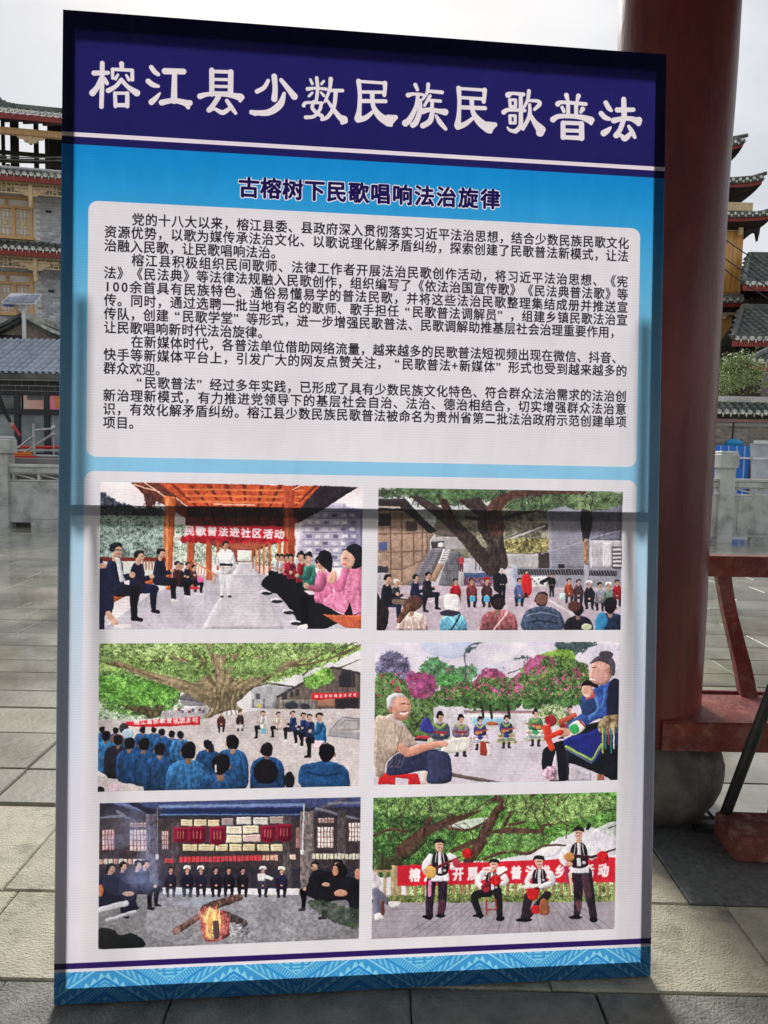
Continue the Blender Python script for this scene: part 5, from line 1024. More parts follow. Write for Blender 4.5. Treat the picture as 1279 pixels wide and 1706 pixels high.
# ------------------------------------------------------------ brick, prop
t=MB(); 
def rbox(mb,w,d,h,c=.01,r=.022):
    # block with rounded upright corners and a chamfered top edge
    def rg(i,z):
        o=[]
        for sx,sy,a0 in ((1,1,0),(-1,1,90),(-1,-1,180),(1,-1,270)):
            for k in (0,45,90):
                a=math.radians(a0+k); o.append((sx*(w/2-r)+(r-i)*math.cos(a),sy*(d/2-r)+(r-i)*math.sin(a),z+rng.uniform(-.0015,.0015)))
        return o
    v=rg(.006,0)+rg(0,.008)+rg(0,h-c)+rg(c,h); n=12
    mb.add(v,[tuple(range(n))[::-1],tuple(range(3*n,4*n))]+[(n*j+i,n*j+(i+1)%n,n*j+n+(i+1)%n,n*j+n+i) for j in range(3) for i in range(n)])
rbox(t,.24,.215,.095); b=t.build('brick',M_brick); b.location=(1.455,2.665,.0075); b.rotation_euler=(0,0,R(-3)); tag(b,'chipped red brick lying on the dark slab at the foot of the steel prop','brick')
pr=thing('steel_prop','dark grey steel tube prop slanting up from behind the red brick','prop',(1.372,2.785,0))
mb=MB(); pt_=W(1281,1165,2.6)-Vector((1.372,2.785,0)); pt_*=1.75/pt_.z; mb.tube([(0,0,.012),pt_],.021,12); mb.build('leg',M_steel,pr)
mb=MB(); mb.tube([pt_+Vector((0,.03,0)),(pt_.x*2-.1,.1,.012)],.021,12); mb.build('leg',M_steel,pr)
mb=MB(); mb.box((-.10,-.02,.008),(.02,.02,.03)); mb.build('foot_plate',M_steel,pr)
# thin wire and scraps behind
w=MB(); w.tube([(1.70,3.02,.01),(1.75,3.0,.02),(1.80,3.03,.012),(1.9,2.95,.015)],.004,5); o=w.build('loose_wire',M_black); tag(o,'short bent black wire lying on the paving behind the steel prop','wire')
# ------------------------------------------------------------ the display board
BL,BR,TL=Vector((-.854,1.808,.012)),Vector((.795,1.962,.012)),Vector((-.872,2.001,2.643))
ex=(BR-BL).normalized(); BW=(BR-BL).length; ey0=(TL-BL); ey0=(ey0-ex*ey0.dot(ex)); BH=ey0.length; ey=ey0.normalized(); en=ey.cross(ex)  # en points away from camera (behind)
if en.y<0: en=-en
board=bpy.data.objects.new('display_board',None); COL.objects.link(board); board.empty_display_size=.2
MBd=Matrix((ex,-en,ey)).transposed(); 
mw=Matrix.Identity(4)
for i,c in enumerate((ex,en,ey)):
    for j in range(3): mw[j][i]=c[j]
mw.translation=BL; board.matrix_world=mw
board['label']='tall blue and white printed display board leaning back in front of the maroon column'; board['category']='display board'
GLYPH={}; make_glyphs(ALLCH)
arr=np.zeros((TH,TW,3),np.float32); paint_board(arr)
im=bpy.data.images.new('board_print',TW,TH); px_=np.ones((TH,TW,4),np.float32); px_[:,:,:3]=arr[::-1]; im.pixels.foreach_set(px_.ravel()); im.update(); im.pack()
M_fab=bpy.data.materials.new('printed_fabric'); M_fab.use_nodes=True; t=M_fab.node_tree; t.nodes.clear(); N=t.nodes.new; L=t.links.new
ot=N('ShaderNodeOutputMaterial'); ti=N('ShaderNodeTexImage'); ti.image=im; ti.extension='EXTEND'; df=N('ShaderNodeBsdfDiffuse'); tr=N('ShaderNodeBsdfTranslucent'); mix=N('ShaderNodeMixShader'); mix.inputs[0].default_value=.72
gl=N('ShaderNodeBsdfGlossy'); gl.inputs['Roughness'].default_value=.45; m2=N('ShaderNodeMixShader'); m2.inputs[0].default_value=.02
fc=N('ShaderNodeTexCoord'); fm=N('ShaderNodeMapping'); fm.inputs['Scale'].default_value=(3.2,3.2,.8); fn=N('ShaderNodeTexNoise'); fn.inputs['Scale'].default_value=1.6; fn.inputs['Detail'].default_value=3; fb_=N('ShaderNodeBump'); fb_.inputs['Strength'].default_value=1.0; fb_.inputs['Distance'].default_value=.05
L(fc.outputs['Object'],fm.inputs[0]); L(fm.outputs[0],fn.inputs[0]); L(fn.outputs[0],fb_.inputs['Height'])
for q_ in (df,tr,gl): L(fb_.outputs[0],q_.inputs['Normal'])
gl.inputs['Roughness'].default_value=.35; m2.inputs[0].default_value=.035
L(ti.outputs[0],df.inputs[0]); L(ti.outputs[0],tr.inputs[0]); L(df.outputs[0],mix.inputs[1]); L(tr.outputs[0],mix.inputs[2]); L(mix.outputs[0],m2.inputs[1]); L(gl.outputs[0],m2.inputs[2]); L(m2.outputs[0],ot.inputs[0])
def panel(name,rects,label=None,y=0.0):
    vs=[];fs=[];uv=[]
    for (u0,v0,u1,v1) in rects:
        b=len(vs); q=[(u0,v1),(u1,v1),(u1,v0),(u0,v0)]
        vs+=[(u/TW*BW,y,(1-v/TH)*BH) for u,v in q]; fs.append((b,b+1,b+2,b+3)); uv+=[(u/TW,1-v/TH) for u,v in q]
    me=bpy.data.meshes.new(name); me.from_pydata(vs,[],fs); l=me.uv_layers.new(name='UVMap')
    for i,c in enumerate(uv): l.data[i].uv=c
    me.materials.append(M_fab); o=bpy.data.objects.new(name,me); COL.objects.link(o); o.parent=board
    if label: o['label']=label
    return o
vh=(ap(HB,[(107,248)])[0][1]+ap(HB,[(1105,296)])[0][1])/2; vb=(ap(HB,[(90,1612)])[0][1]+ap(HB,[(1083,1569)])[0][1])/2
panel('title_band',[(0,0,TW,vh)],'dark navy header with large white brush-style title')
panel('patterned_border',[(0,vb,TW,TH)],'bright blue woven zigzag border under a navy rule')
LB=['printed photograph of a man in white standing between seated rows under an orange timber roof','printed photograph of a meeting round a huge dark banyan by a stairway','printed photograph of a crowd in blue seen from behind facing a spreading tree','printed photograph of an old man laughing beside women in embroidered dress and pink flowers','printed photograph of people seated round a fire in a dark hall hung with pennants','printed photograph of four musicians before a red banner and fence']
rest=[]
for side,(u0,u1) in enumerate(((0,TW/2),(TW/2,TW))):
    v=vh
    for k in (side,side+2,side+4):
        a,b,c,d=photo_box(PHOTO_QUADS[k]); a,b,c,d=[round(q) for q in (a,b,c,d)]
        rest+=[(u0,v,u1,b),(u0,b,a,d),(c,b,u1,d)]; v=d; panel('photo_print',[(a,b,c,d)],LB[k])
    rest.append((u0,v,u1,vb))
panel('printed_fabric',rest)
# fabric wrapped over the frame edge: four side strips
wr=MB(); D=.034
me_v=[];uvs=[];fs=[]
def strip(p0,p1,ua,ub):
    b=len(me_v); (x0,z0),(x1,z1)=p0,p1
    me_v.extend([(x0,0,z0),(x1,0,z1),(x1,D,z1),(x0,D,z0)]); fs.append((b,b+1,b+2,b+3)); uvs.extend([ua,ub,ub,ua])
strip((0,0),(0,BH),(.003,0),(.003,1)); strip((BW,0),(BW,BH),(.997,0),(.997,1)); strip((0,BH),(BW,BH),(0,.997),(1,.997)); strip((0,0),(BW,0),(0,.003),(1,.003))
me=bpy.data.meshes.new('wrapped_edge'); me.from_pydata(me_v,[],fs); l=me.uv_layers.new(name='UVMap')
for i,c in enumerate(uvs): l.data[i].uv=c
me.materials.append(M_fab); o=bpy.data.objects.new('wrapped_edge',me); COL.objects.link(o); o.parent=board
M_frame=mat('pale_frame_steel',(158,160,164),(140,142,146),scale=6,rough=.5)
FB=.031; y0,y1=.0015,.033
def fbar(x0,x1,z0,z1,ya=y0,yb=y1,name='frame_bar',label=None):
    o=MB().box((x0,ya,z0),(x1,yb,z1)).build(name,M_frame,board); 
    if label: o['label']=label
fbar(.001,FB,.001,BH-.001); fbar(BW-FB,BW-.001,.001,BH-.001)
fbar(FB+.001,BW-FB-.001,.001,.043); fbar(FB+.001,BW-FB-.001,BH-.050,BH-.001)
zc=(1-ap(HB,[(107,848)])[0][1]/TH)*BH; fbar(FB+.001,BW-FB-.001,zc-.030,zc)
zt=(1-ap(HB,[(107,452)])[0][1]/TH)*BH; zt2=(1-ap(HB,[(1100,492)])[0][1]/TH)*BH
fbar(FB+.002,FB+.040,zc+.001,zt,.085,.095,'inner_upright'); fbar(BW-FB-.040,BW-FB-.002,zc+.001,zt2,.085,.095,'inner_upright')
for x in (.09,BW-.09):
    mb=MB(); inv=mw.inverted(); a=Vector((x,.036,zc+.02)); wpt=mw@Vector((x,.0,.0)); foot=inv@Vector((wpt.x,wpt.y+.62,.012)); mb.bar(a,foot,.022,.022); mb.build('rear_leg',M_steel,board)
# ------------------------------------------------------------ stone balustrade across the plaza
FY=13.0
ti_=math.radians(0)
fence=thing('stone_balustrade','pale grey stone balustrade of carved posts and panels along the far side of the plaza','balustrade',(0,FY,0))
pm=MB(); pm.box((-.13,-.13,-.03),(.13,.13,1.31),ch=.01); pm.box((-.118,-.118,1.31),(.118,.118,1.345)); pm.box((-.165,-.165,1.345),(.165,.165,1.60),ch=.025); pm=pm.mesh('post',M_fence)
cm=MB(); cm.box((-.15,-.15,1.601),(.15,.15,1.64),ch=.02); cm=cm.mesh('post_cap',M_fcap)
rm=MB(); rm.box((.131,-.07,1.0),(2.03,.07,1.10),ch=.012); rm=rm.mesh('rail',M_fence)
rt=MB(); rt.box((.131,-.085,1.101),(2.03,.085,1.15),ch=.01); rt=rt.mesh('rail_top',M_fcap)
pn=MB(); pn.box((.131,-.05,.10),(2.03,.05,.835)); pn.box((.24,-.062,.17),(1.92,-.051,.76)); pn=pn.mesh('panel',M_fence)
fr=MB(); 
fr.box((.131,-.04,.845),(2.03,.04,.872)); fr.box((.131,-.04,.975),(2.03,.04,.9995))
for k in range(4):
    x=.16+k*.46; fr.box((x,-.035,.873),(x+.05,.035,.974)); fr.bar((x+.06,0,.97),(x+.40,0,.88),.05,.022); 
fr=fr.mesh('pierced_frieze',M_fcap)
bs=MB(); bs.box((.5,-.06,-.01),(1.66,.06,.098)); bs=bs.mesh('foot_stone',M_fence)
for k in range(-3,10):
    x=-6.86+2.163*k
    p=place('post',pm,fence,loc=(x,0,0)); 
    if k<9:
        for nm,me in (('rail',rm),('rail_top',rt),('panel',pn),('pierced_frieze',fr),('foot_stone',bs)): place(nm,me,fence,loc=(x,0,0))
    place('post_cap',cm,p)
# ------------------------------------------------------------ generic builders
def brick_wall(parent,x0,x1,z0,z1,y,mb_mat,bw,bh,holes=(),M=None,name='brick',vis=None,limit=296,depth=.02,gap=.012,rng=random.Random(5)):
    # separate bricks proud of a mortar face at y; bricks outside `vis` are joined
    unit=MB().box((0,0,0),(bw-gap,depth,bh-gap)).mesh(name,mb_mat); st=MB(); n=0; r=0; z=z0
    while z+bh<=z1+.001:
        x=x0-(bw/2 if r%2 else 0)
        while x<x1:
            a,b=max(x,x0),min(x+bw,x1)
            if b-a>bw*.25 and not any(a<h[1] and b>h[0] and z<h[3] and z+bh>h[2] for h in holes):
                full=b-a>bw*.99
                if vis and n<limit and full and vis(a,z): 
                    o=bpy.data.objects.new(name,unit); COL.objects.link(o); o.parent=parent; o.location=(a,y-depth+rng.uniform(-.003,.003),z); n+=1
                else: st.box((a,y-depth,z),(b-gap,y,z+bh-gap))
            x+=bw
        z+=bh; r+=1
    if st.f: st.build(name if False else 'far_brick',mb_mat,parent,kind='stuff')
def tile_slope(parent,x0,x1,ye,ze,yr,zr,pitch,r,m,capm=None,name='tile_row',seg=.22,sag=0):
    # barrel-tile rows from the eave line (ye, ze) up to the ridge line (yr, zr); each row a part, plus its eave end tile
    n=int((x1-x0)/pitch); S=math.hypot(yr-ye,zr-ze); k=max(3,int(S/seg)); uy,uz=(yr-ye)/S,(zr-ze)/S
    row=MB(); vs=[];fs=[]; T=6
    for i in range(k):
        for j,rr in ((i,r*1.08),(i+1.02,r*.9)):
            d=j*S/k
            for a in range(T+1):
                t=math.pi*a/T; vs.append((rr*math.cos(t),uy*d-uz*rr*math.sin(t),uz*d+abs(uy)*rr*math.sin(t)*(1)+sag*math.sin(math.pi*d/S)))
        b=i*2*(T+1); fs+=[(b+a,b+a+1,b+T+2+a,b+T+1+a) for a in range(T)]
    row.add(vs,fs,0,True)
    row.add([(-pitch/2,0,-.0),(pitch/2,0,-.0),(pitch/2,yr-ye,zr-ze),(-pitch/2,yr-ye,zr-ze)],[(0,1,2,3)])
    me=row.mesh(name,m); 
    cap=MB(); 
    cap.add([(0,-.02,r*.55)]+[(r*.86*math.cos(2*math.pi*a/10),-.02,r*.45+r*.86*math.sin(2*math.pi*a/10)) for a in range(10)]+[(r*.86*math.cos(2*math.pi*a/10),.03,r*.45+r*.86*math.sin(2*math.pi*a/10)) for a in range(10)],[(0,(a+1)%10+1,a+1) for a in range(10)]+[(a+1,(a+1)%10+1,11+(a+1)%10,11+a) for a in range(10)])
    cap.add([(r*.9,-.015,r*.2),(pitch-r*.9,-.015,r*.2),(pitch/2,-.02,-r*1.5)],[(0,1,2)]); ce=cap.mesh('eave_tile',capm) if capm else None
    for i in range(n):
        x=x0+(i+.5)*pitch; o=place(name,me,parent,loc=(x,ye,ze))
        if ce: place('eave_tile',ce,o)
def window(parent,x0,x1,z0,z1,y,nl=3,transom=.22,fw_=.09):
    f=MB(); f.box((x0,y-.06,z0),(x0+fw_,y+.05,z1)); f.box((x1-fw_,y-.06,z0),(x1,y+.05,z1)); f.box((x0-.05,y-.1,z0-.1),(x1+.05,y+.05,z0-.001)); f.box((x0,y-.06,z1),(x1,y+.05,z1+.08))
    zt=z1-(z1-z0)*transom; f.box((x0+fw_,y-.05,zt-.04),(x1-fw_,y+.04,zt+.04))
    lw=(x1-x0-fw_)/nl
    for i in range(1,nl): f.box((x0+fw_/2+i*lw-.05,y-.055,z0),(x0+fw_/2+i*lw+.05,y+.04,zt-.041))
    f.box((x0+(x1-x0)*.62,y-.05,zt+.041),(x0+(x1-x0)*.62+.07,y+.04,z1))
    w=f.build('window',M_wood,parent)
    MB().box((x0+.02,y+.06,z0),(x1-.02,y+.07,z1)).build('pane',M_glass,w)
    la=MB()
    for i in range(nl):
        a=x0+fw_/2+i*lw+.06; b=a+lw-.12; c,d=z0+.03,zt-.06
        for t in (.0,.22,.5,.78,1.0):
            x=a+(b-a)*t; la.box((x-.011,y-.0,c),(x+.011,y+.02,d))
        for t in (.06,.3,.7,.94): z=c+(d-c)*t; la.box((a,y+.001,z-.011),(b,y+.019,z+.011))
        la.box((a+(b-a)*.33,y-.002,c+(d-c)*.4),(a+(b-a)*.67,y+.018,c+(d-c)*.6))
    la.build('lattice',M_woodp,w); return w
def frieze(parent,x0,x1,z0,z1,y):
    f=MB(); f.box((x0,y-.03,z1-.03),(x1,y+.03,z1)); f.box((x0,y-.03,z0),(x1,y+.03,z0+.03)); zm=(z0+z1)/2; f.box((x0,y-.02,zm-.012),(x1,y+.02,zm+.012))
    x=x0+.06; k=0
    while x<x1-.05:
        f.box((x,y-.02,z0+.03),(x+.022,y+.02,z1-.03)); 
        if k%3==1: f.box((x+.022,y-.018,zm+.05),(x+.14,y+.018,zm+.07)); f.box((x+.022,y-.018,zm-.07),(x+.14,y+.018,zm-.05))
        x+=.14 if k%3 else .09; k+=1
    return f.build('lattice_frieze',M_woodp,parent)
def hangpost(parent,x,z0,z1,y,s=1):
    h=MB(); h.box((x-.055*s,y-.055*s,z0+.2*s),(x+.055*s,y+.055*s,z1)); h.lathe([(.03*s,0),(.07*s,.04*s),(.075*s,.10*s),(.05*s,.14*s),(.075*s,.2*s)],10,(x,y,z0))
    hp=h.build('hanging_post',M_woodp,parent); b=MB()
    for e in (-1,1):
        b.prism([(x+e*.056*s,z1-.13*s),(x+e*.056*s,z1-.42*s),(x+e*.2*s,z1-.40*s),(x+e*.26*s,z1-.30*s),(x+e*.42*s,z1-.28*s),(x+e*.5*s,z1-.2*s),(x+e*.66*s,z1-.18*s),(x+e*.72*s,z1-.13*s)][::e],y-.02,y+.02)
    b.build('carved_bracket',M_woodp,hp); return hp
# ------------------------------------------------------------ raised terrace on the left, beyond the balustrade
MB().box((-40,13.35,-.05),(1.5,45,1.25)).build('raised_terrace',M_concrete,kind='structure')
# ---- three-storey brick house (left)
HY=24.0; H=thing('brick_house','three-storey grey brick house with timber lattice windows and tiled eaves on the left','house',W(100,600,HY).x*Vector((1,0,0))+Vector((0,HY,0)),R(10))
xr=5.8; xl=-9.0
sx=.0193   # metres per photograph pixel on this facade
U=lambda px: (px-100)*sx
zz=lambda py: (W(50,py,HY).z)
z_ridge,z_e3,z_f3=zz(178),zz(212),zz(218)
MB().box((xl,.02,1.2),(xr,7,zz(282))).build('wall',M_mortar,H)
wins=[]; 
w1=(U(-52),U(61),zz(398),zz(337)); w2=(U(-52),U(60),zz(524),zz(462))
for k in (-1,0,1): 
    for w in (w1,w2): 
        o_=4.1*k; wins.append((w[0]+o_,w[1]+o_,w[2],w[3]))
def vis(a,z): 
    u=a/sx+100; return -15<u<112 
brick_wall(H,xl,xr,zz(575),zz(282),.02,M_gbrick,.235,.088,gap=.017,holes=[(w[0]-.05,w[1]+.05,w[2]-.1,w[3]+.08) for w in wins],vis=lambda a,z: U(-8)<a<U(112))
for w in wins: window(H,w[0],w[1],w[2],w[3],-.01,nl=4)
for px,py in ((62,292),(2,285),(86,353),(75,406),(88,485)):
    MB().box((U(px)-.09,-.006,zz(py)-.04),(U(px)+.09,.0165,zz(py)+.04)).build('vent_brick',M_black,H)
# eave skirts over storeys one and two
for ye_,(pt,pf) in enumerate((((306),(314)),((424),(433)))):
    ze=zz(pt+6)
    tile_slope(H,U(-60) if False else xl,xr,-.95,ze,-.02,ze+.42,.2,.075,M_tile,M_cap)
    MB().box((xl,-.93,ze-.20),(xr,-.89,ze-.035)).build('fascia',M_fascia,H)
    MB().box((xl,-.885,ze-.09),(xr,-.0,ze-.04)).build('soffit',M_woodp,H)
    zf=zz(pf+7); frieze(H,xl,xr,zf-.34,zf,-.72)
    for k in (-2,-1,0,1): hangpost(H,U(69+5*ye_)+k*4.1+ (0),zf-.75,zf+.02,-.72,1.0)
# open loft storey: parapet, timber posts, struts, roof
MB().box((xl,.3,zz(282)),(xr,.36,zz(279))).build('loft_floor',M_concrete,H)
lf=MB()
for k in range(-4,4):
    x=U(77)+k*2.05; lf.tube([(x,.6,zz(306)),(x,.6,z_e3)],.07,8)
lf.build('loft_post',M_dark,H)
bm=MB(); bm.box((xl,-.5,zz(239)),(xr,-.35,zz(229))); bm.build('eave_beam',M_wood,H)
hangpost(H,U(66),zz(253),zz(231),-.42,.85); hangpost(H,U(66)-4.1,zz(253),zz(231),-.42,.85)
st=MB(); rg2=random.Random(2)
for k in range(26):
    x=xl+k*.58; st.bar((x,-.3,z_e3-.05),(x+.1,3.3,z_ridge+.9),.07,.10)
for k in range(9): 
    x=xl+k*1.7; st.bar((x,.7,zz(262)),(x+1.9,1.6,zz(238)),.09,.12); st.bar((x,2.9,zz(285)),(x+1.2,2.9,zz(235)),.1,.1)
st.box((xl,.55,zz(252)),(xr,.65,zz(246))); st.box((xl,2.8,zz(268)),(xr,2.95,zz(258))); st.box((xl,3.2,zz(281)),(xr,3.3,zz(273)))
st.build('loft_timber',M_dark,H)
tile_slope(H,xl,xr,-.85,z_e3+.02,3.3,z_ridge+1.15,.205,.078,M_tile,M_cap)
MB().box((xl,-.84,z_f3-.08),(xr,-.80,z_e3-.02)).build('fascia',M_fascia,H)
rd=MB(); rd.box((xl,3.2,z_ridge+1.12),(xr,3.42,z_ridge+1.34)); 
for k in range(7): rd.box((U(0)-.4-.16*k,3.22,z_ridge+1.34),(U(0)-.4+.0-.16*k+.161,3.40,z_ridge+1.34+.035*k*k*.5+.02))
rd.build('ridge',M_tile,H)
bk=MB(); rg4=random.Random(11); x=xl
while x<xr:
    w_=rg4.uniform(.12,.5); z0_=zz(282)+rg4.choice((0,0,0,.9,1.3)); z1_=z_ridge+1.0-rg4.choice((0,0,1.2,1.9))
    if rg4.random()<.8: bk.box((x,3.3,z0_),(x+w_,3.34,max(z0_+.3,z1_)))
    x+=w_+rg4.choice((.02,.03,.3,.5))
bk.build('loft_back_boarding',M_dark,H,kind='stuff')
# ---- small gable house in front of it
GY=22.3; g0=W(45,528,GY); G=thing('gabled_shed','small old brick shed with a curling grey tiled gable behind the canopy roof','shed',(g0.x,GY,0))
gz=g0.z; 
MB().prism([(-1.6,1.2),(1.5,1.2),(1.5,gz-.85),(0,gz-.12),(-1.6,gz-.9)],0,3).build('wall',M_pbrick,G)
MB().box((-1.25,-.012,1.3),(-.12,-.002,gz-.55)).build('dark_interior_panel',M_black,G)  # black sheet on the wall stands for the unlit interior
brick_wall(G,.08,.92,gz-1.1,gz-.62,-.0,M_pbrick,.19,.06,name='brick',vis=lambda a,z: True,depth=.012,gap=.01)
for e in (-1,1):
    gg=MB(); pts=[]
    for k in range(9):
        t=k/8; pts.append((e*1.9*t,gz-.82*t+.10*math.sin(t*math.pi)*-1+.16*t**4))
    for k in range(8):
        (xa,za),(xb,zb)=pts[k],pts[k+1]; gg.add([(xa,-.25,za),(xb,-.25,zb),(xb,3.1,zb),(xa,3.1,za),(xa,-.25,za-.10),(xb,-.25,zb-.10),(xb,3.1,zb-.10),(xa,3.1,za-.10)],[(0,1,2,3),(7,6,5,4),(0,4,5,1),(2,6,7,3)])
    gg.build('roof_slope',M_tile,G)
    cc=MB()
    for k in range(8):
        (xa,za),(xb,zb)=pts[k],pts[k+1]; cc.bar((xa,-.3,za+.03),(xb,-.3,zb+.03),.12,.09)
    cc.build('verge_tile',M_cap if e>0 else M_tile,G)
MB().box((-.09,-.34,gz-.06),(.09,3.15,gz+.12)).build('ridge',M_cap,G)
# ---- canopy with bluish tiles and glazed front
CY=19.0; Cn=thing('tiled_canopy','low canopy with bluish grey tiles over a black brick band and glazed poster front','canopy',(0,CY,0))
ze=W(50,622,CY).z; zr=W(50,566,21.2).z; cx0,cx1=-18,1.2
tile_slope(Cn,cx0,cx1,-.0,ze,2.2,zr,.176,.055,M_tileblue,None,seg=.3)
MB().box((cx0,-.03,ze-.14),(cx1,.03,ze-.02)).build('gutter_tile',M_tile,Cn)
zb1,zb0=W(50,631,CY).z,W(50,651,CY).z
MB().box((cx0,.12,zb0),(cx1,.2,zb1)).build('band_backing',M_mortar,Cn)
brick_wall(Cn,cx0,cx1,zb0+.01,zb1+.06,.12,M_bbrick,.345,.137,name='band_brick',vis=lambda a,z: -11<a<-7,depth=.02,gap=.016)
zg=W(50,776,CY).z; fr_=MB(); zm=W(50,686,CY).z
for px in (-28,23,73,123): x=W(px,700,CY).x; fr_.box((x-.07,.15,1.25),(x+.07,.3,zb0))
fr_.box((cx0,.14,zm-.07),(cx1,.31,zm+.07)); fr_.box((cx0,.145,zb0-.09),(cx1,.305,zb0-.001)); fr_.box((cx0,.2,1.25),(cx1,.26,1.3))
fr_.build('glazing_frame',M_black,Cn)
for a,b in ((-28,23),(23,73),(73,123)):
    xa,xb=W(a,700,CY).x+.07,W(b,700,CY).x-.07
    MB().box((xa,.21,1.3),(xb,.23,zm-.07)).build('pane',M_glass if a>0 else M_glass,Cn)
M_post=mat('poster_print',(236,214,200),(214,150,130),scale=1.1,rough=.5,dirt=(196,196,190),dscale=.9); M_post2=mat('pink_poster_print',(238,120,190),(244,160,120),scale=1.2,rough=.5)
xa,xb=W(33,670,CY).x,W(72,670,CY).x; MB().box((xa,.19,zm+.08),(xb,.205,zb0-.1)).build('poster',M_post,Cn,label='pale poster with grey bar')
MB().box((xa+.1,.18,zm+.32),(xb-.1,.189,zm+.44)).build('poster_bar',M_tile,Cn)
xa,xb=W(74,670,CY).x,W(122,670,CY).x; MB().box((xa,.19,zm+.08),(xb,.205,zb0-.1)).build('poster',M_post2,Cn,label='bright pink and orange poster')
MB().box((xa+.18,.18,zm+.12),(xa+.6,.189,zm+.42)).build('poster_patch',M_orange,Cn)
xa,xb=W(-25,670,CY).x,W(30,670,CY).x; MB().box((xa,.19,zm+.08),(xb,.205,zb0-.1)).build('poster',M_tile,Cn,label='dark grey poster')
MB().box((cx0,.5,1.25),(cx1,2.2,zb0)).build('back_wall',mat('shop_wall',(150,150,150),(110,112,114),scale=.8,rough=.4),Cn)
# ---- solar street lamp
LY=21.6; lp=W(40,540,LY); S=thing('solar_street_lamp','white pole street lamp with a tilted solar panel above the canopy roof','street lamp',(lp.x,LY,1.25))
z=lambda py: W(40,py,LY).z-1.25
MB().tube([(0,0,0),(0,0,z(514)),(-.02,0,z(503))],[.08,.06,.05],10).build('pole',M_white,S)
MB().tube([(0,0,z(522)),(-.12,-.02,z(513)),(-.30,-.05,z(508))],.035,8).build('lamp_arm',M_white,S)
MB().box((-.55,-.16,z(509)-.04),(-.25,.06,z(509)+.05)).build('lamp_head',mat('blue_lamp_housing',(96,130,196),(80,112,180),rough=.4),S)
pnl=MB(); pnl.add([(-.5,-.28,z(508)),(.46,-.28,z(509)),(.44,.22,z(487)),(-.48,.22,z(486)),(-.5,-.25,z(510)),(.46,-.25,z(511)),(.44,.25,z(489)),(-.48,.25,z(488))],[(0,1,2,3),(7,6,5,4),(0,4,5,1),(1,5,6,2),(2,6,7,3),(3,7,4,0)]); pf=pnl.build('solar_panel',M_white,S)
for i in range(6):
    for j in range(3):
        u0,u1=(i+.08)/6,(i+.94)/6; v0,v1=(j+.08)/3,(j+.94)/3
        pt=lambda u,v: (-.47+.9*u,-.283+.5*v*.98-.004,z(507.5)+(z(488)-z(507.5))*v-.0)
        MB().add([pt(u0,v0),pt(u1,v0),pt(u1,v1),pt(u0,v1)],[(0,1,2,3)]) 
        q=MB(); q.add([Vector(pt(u0,v0))+Vector((0,-.006,.004)),Vector(pt(u1,v0))+Vector((0,-.006,.004)),Vector(pt(u1,v1))+Vector((0,-.006,.004)),Vector(pt(u0,v1))+Vector((0,-.006,.004))],[(0,1,2,3)]); q.build('solar_cell',M_solar,pf)
# ---- trestle, red rail, hoses on the terrace edge
TY=14.2; P=lambda px,py: W(px,py,TY)-Vector((0,0,0))
def barrier():
    o=W(70,775,TY); T=thing('pipe_trestle','galvanised pipe trestle with diagonal struts standing on the terrace edge','trestle',(o.x,TY,1.25)); l=lambda px,py,dy=0: Vector((W(px,py,TY).x-o.x,dy,W(px,py,TY).z-1.25))
    def tb(n,a,b,r=.022): MB().tube([a,b],r,8).build(n,M_galv,T)
    tb('upright',Vector((l(56,706).x,0,0)),l(56,706),.026); tb('upright',Vector((l(85,704).x,.1,0)),l(85,704,.1),.012); tb('crossbar',l(54,717),l(87,714,.05),.022)
    tb('strut',l(30,746),l(55,727)); tb('strut',l(28,762),l(86,723,.05)); tb('foot_pipe',Vector((l(50,770).x,0,.03)),Vector((l(95,770).x,.05,.03)),.03)
    for px,py in ((85,712),(84,724),(85,772),(70,772)): MB().lathe([(.02,-.04),(.045,-.03),(.045,.03),(.02,.04)],8,l(px,py,.1)).build('clamp',M_galv,T)
barrier()
a,b=W(20,745,14.5),W(125,743,14.5); RL=thing('red_rail','long red and white pipe rail behind the pipe trestle','rail',(a.x,14.5,1.25))
MB().tube([(0,0,a.z-1.25),(2.6,0,b.z-1.25)],.028,8).build('rail',M_redp,RL); MB().tube([(0,.02,a.z-1.31),(2.6,.02,b.z-1.32)],.016,8).build('lower_rail',M_white,RL)
for x in (0,2.6): MB().tube([(x,.01,0),(x,.01,a.z-1.24)],.025,8).build('upright',M_redp,RL)
h=MB(); pts=[]; c=W(36,768,14.0)
for k in range(40): t=k*.5; pts.append((c.x+.16*math.cos(t)*1.2,14.0+.1*math.sin(t),1.262+.0025*k))
h.tube(pts,.014,6); h=h.build('coiled_hose',M_orange); tag(h,'small orange coiled hose on the terrace by the left post','hose')
a,b=W(24,771,13.8),W(60,771,13.8); o=MB().box((a.x,13.75,1.25),(b.x,13.85,1.285)).build('red_batten',M_redp); tag(o,'red batten lying along the terrace edge behind the balustrade','batten')
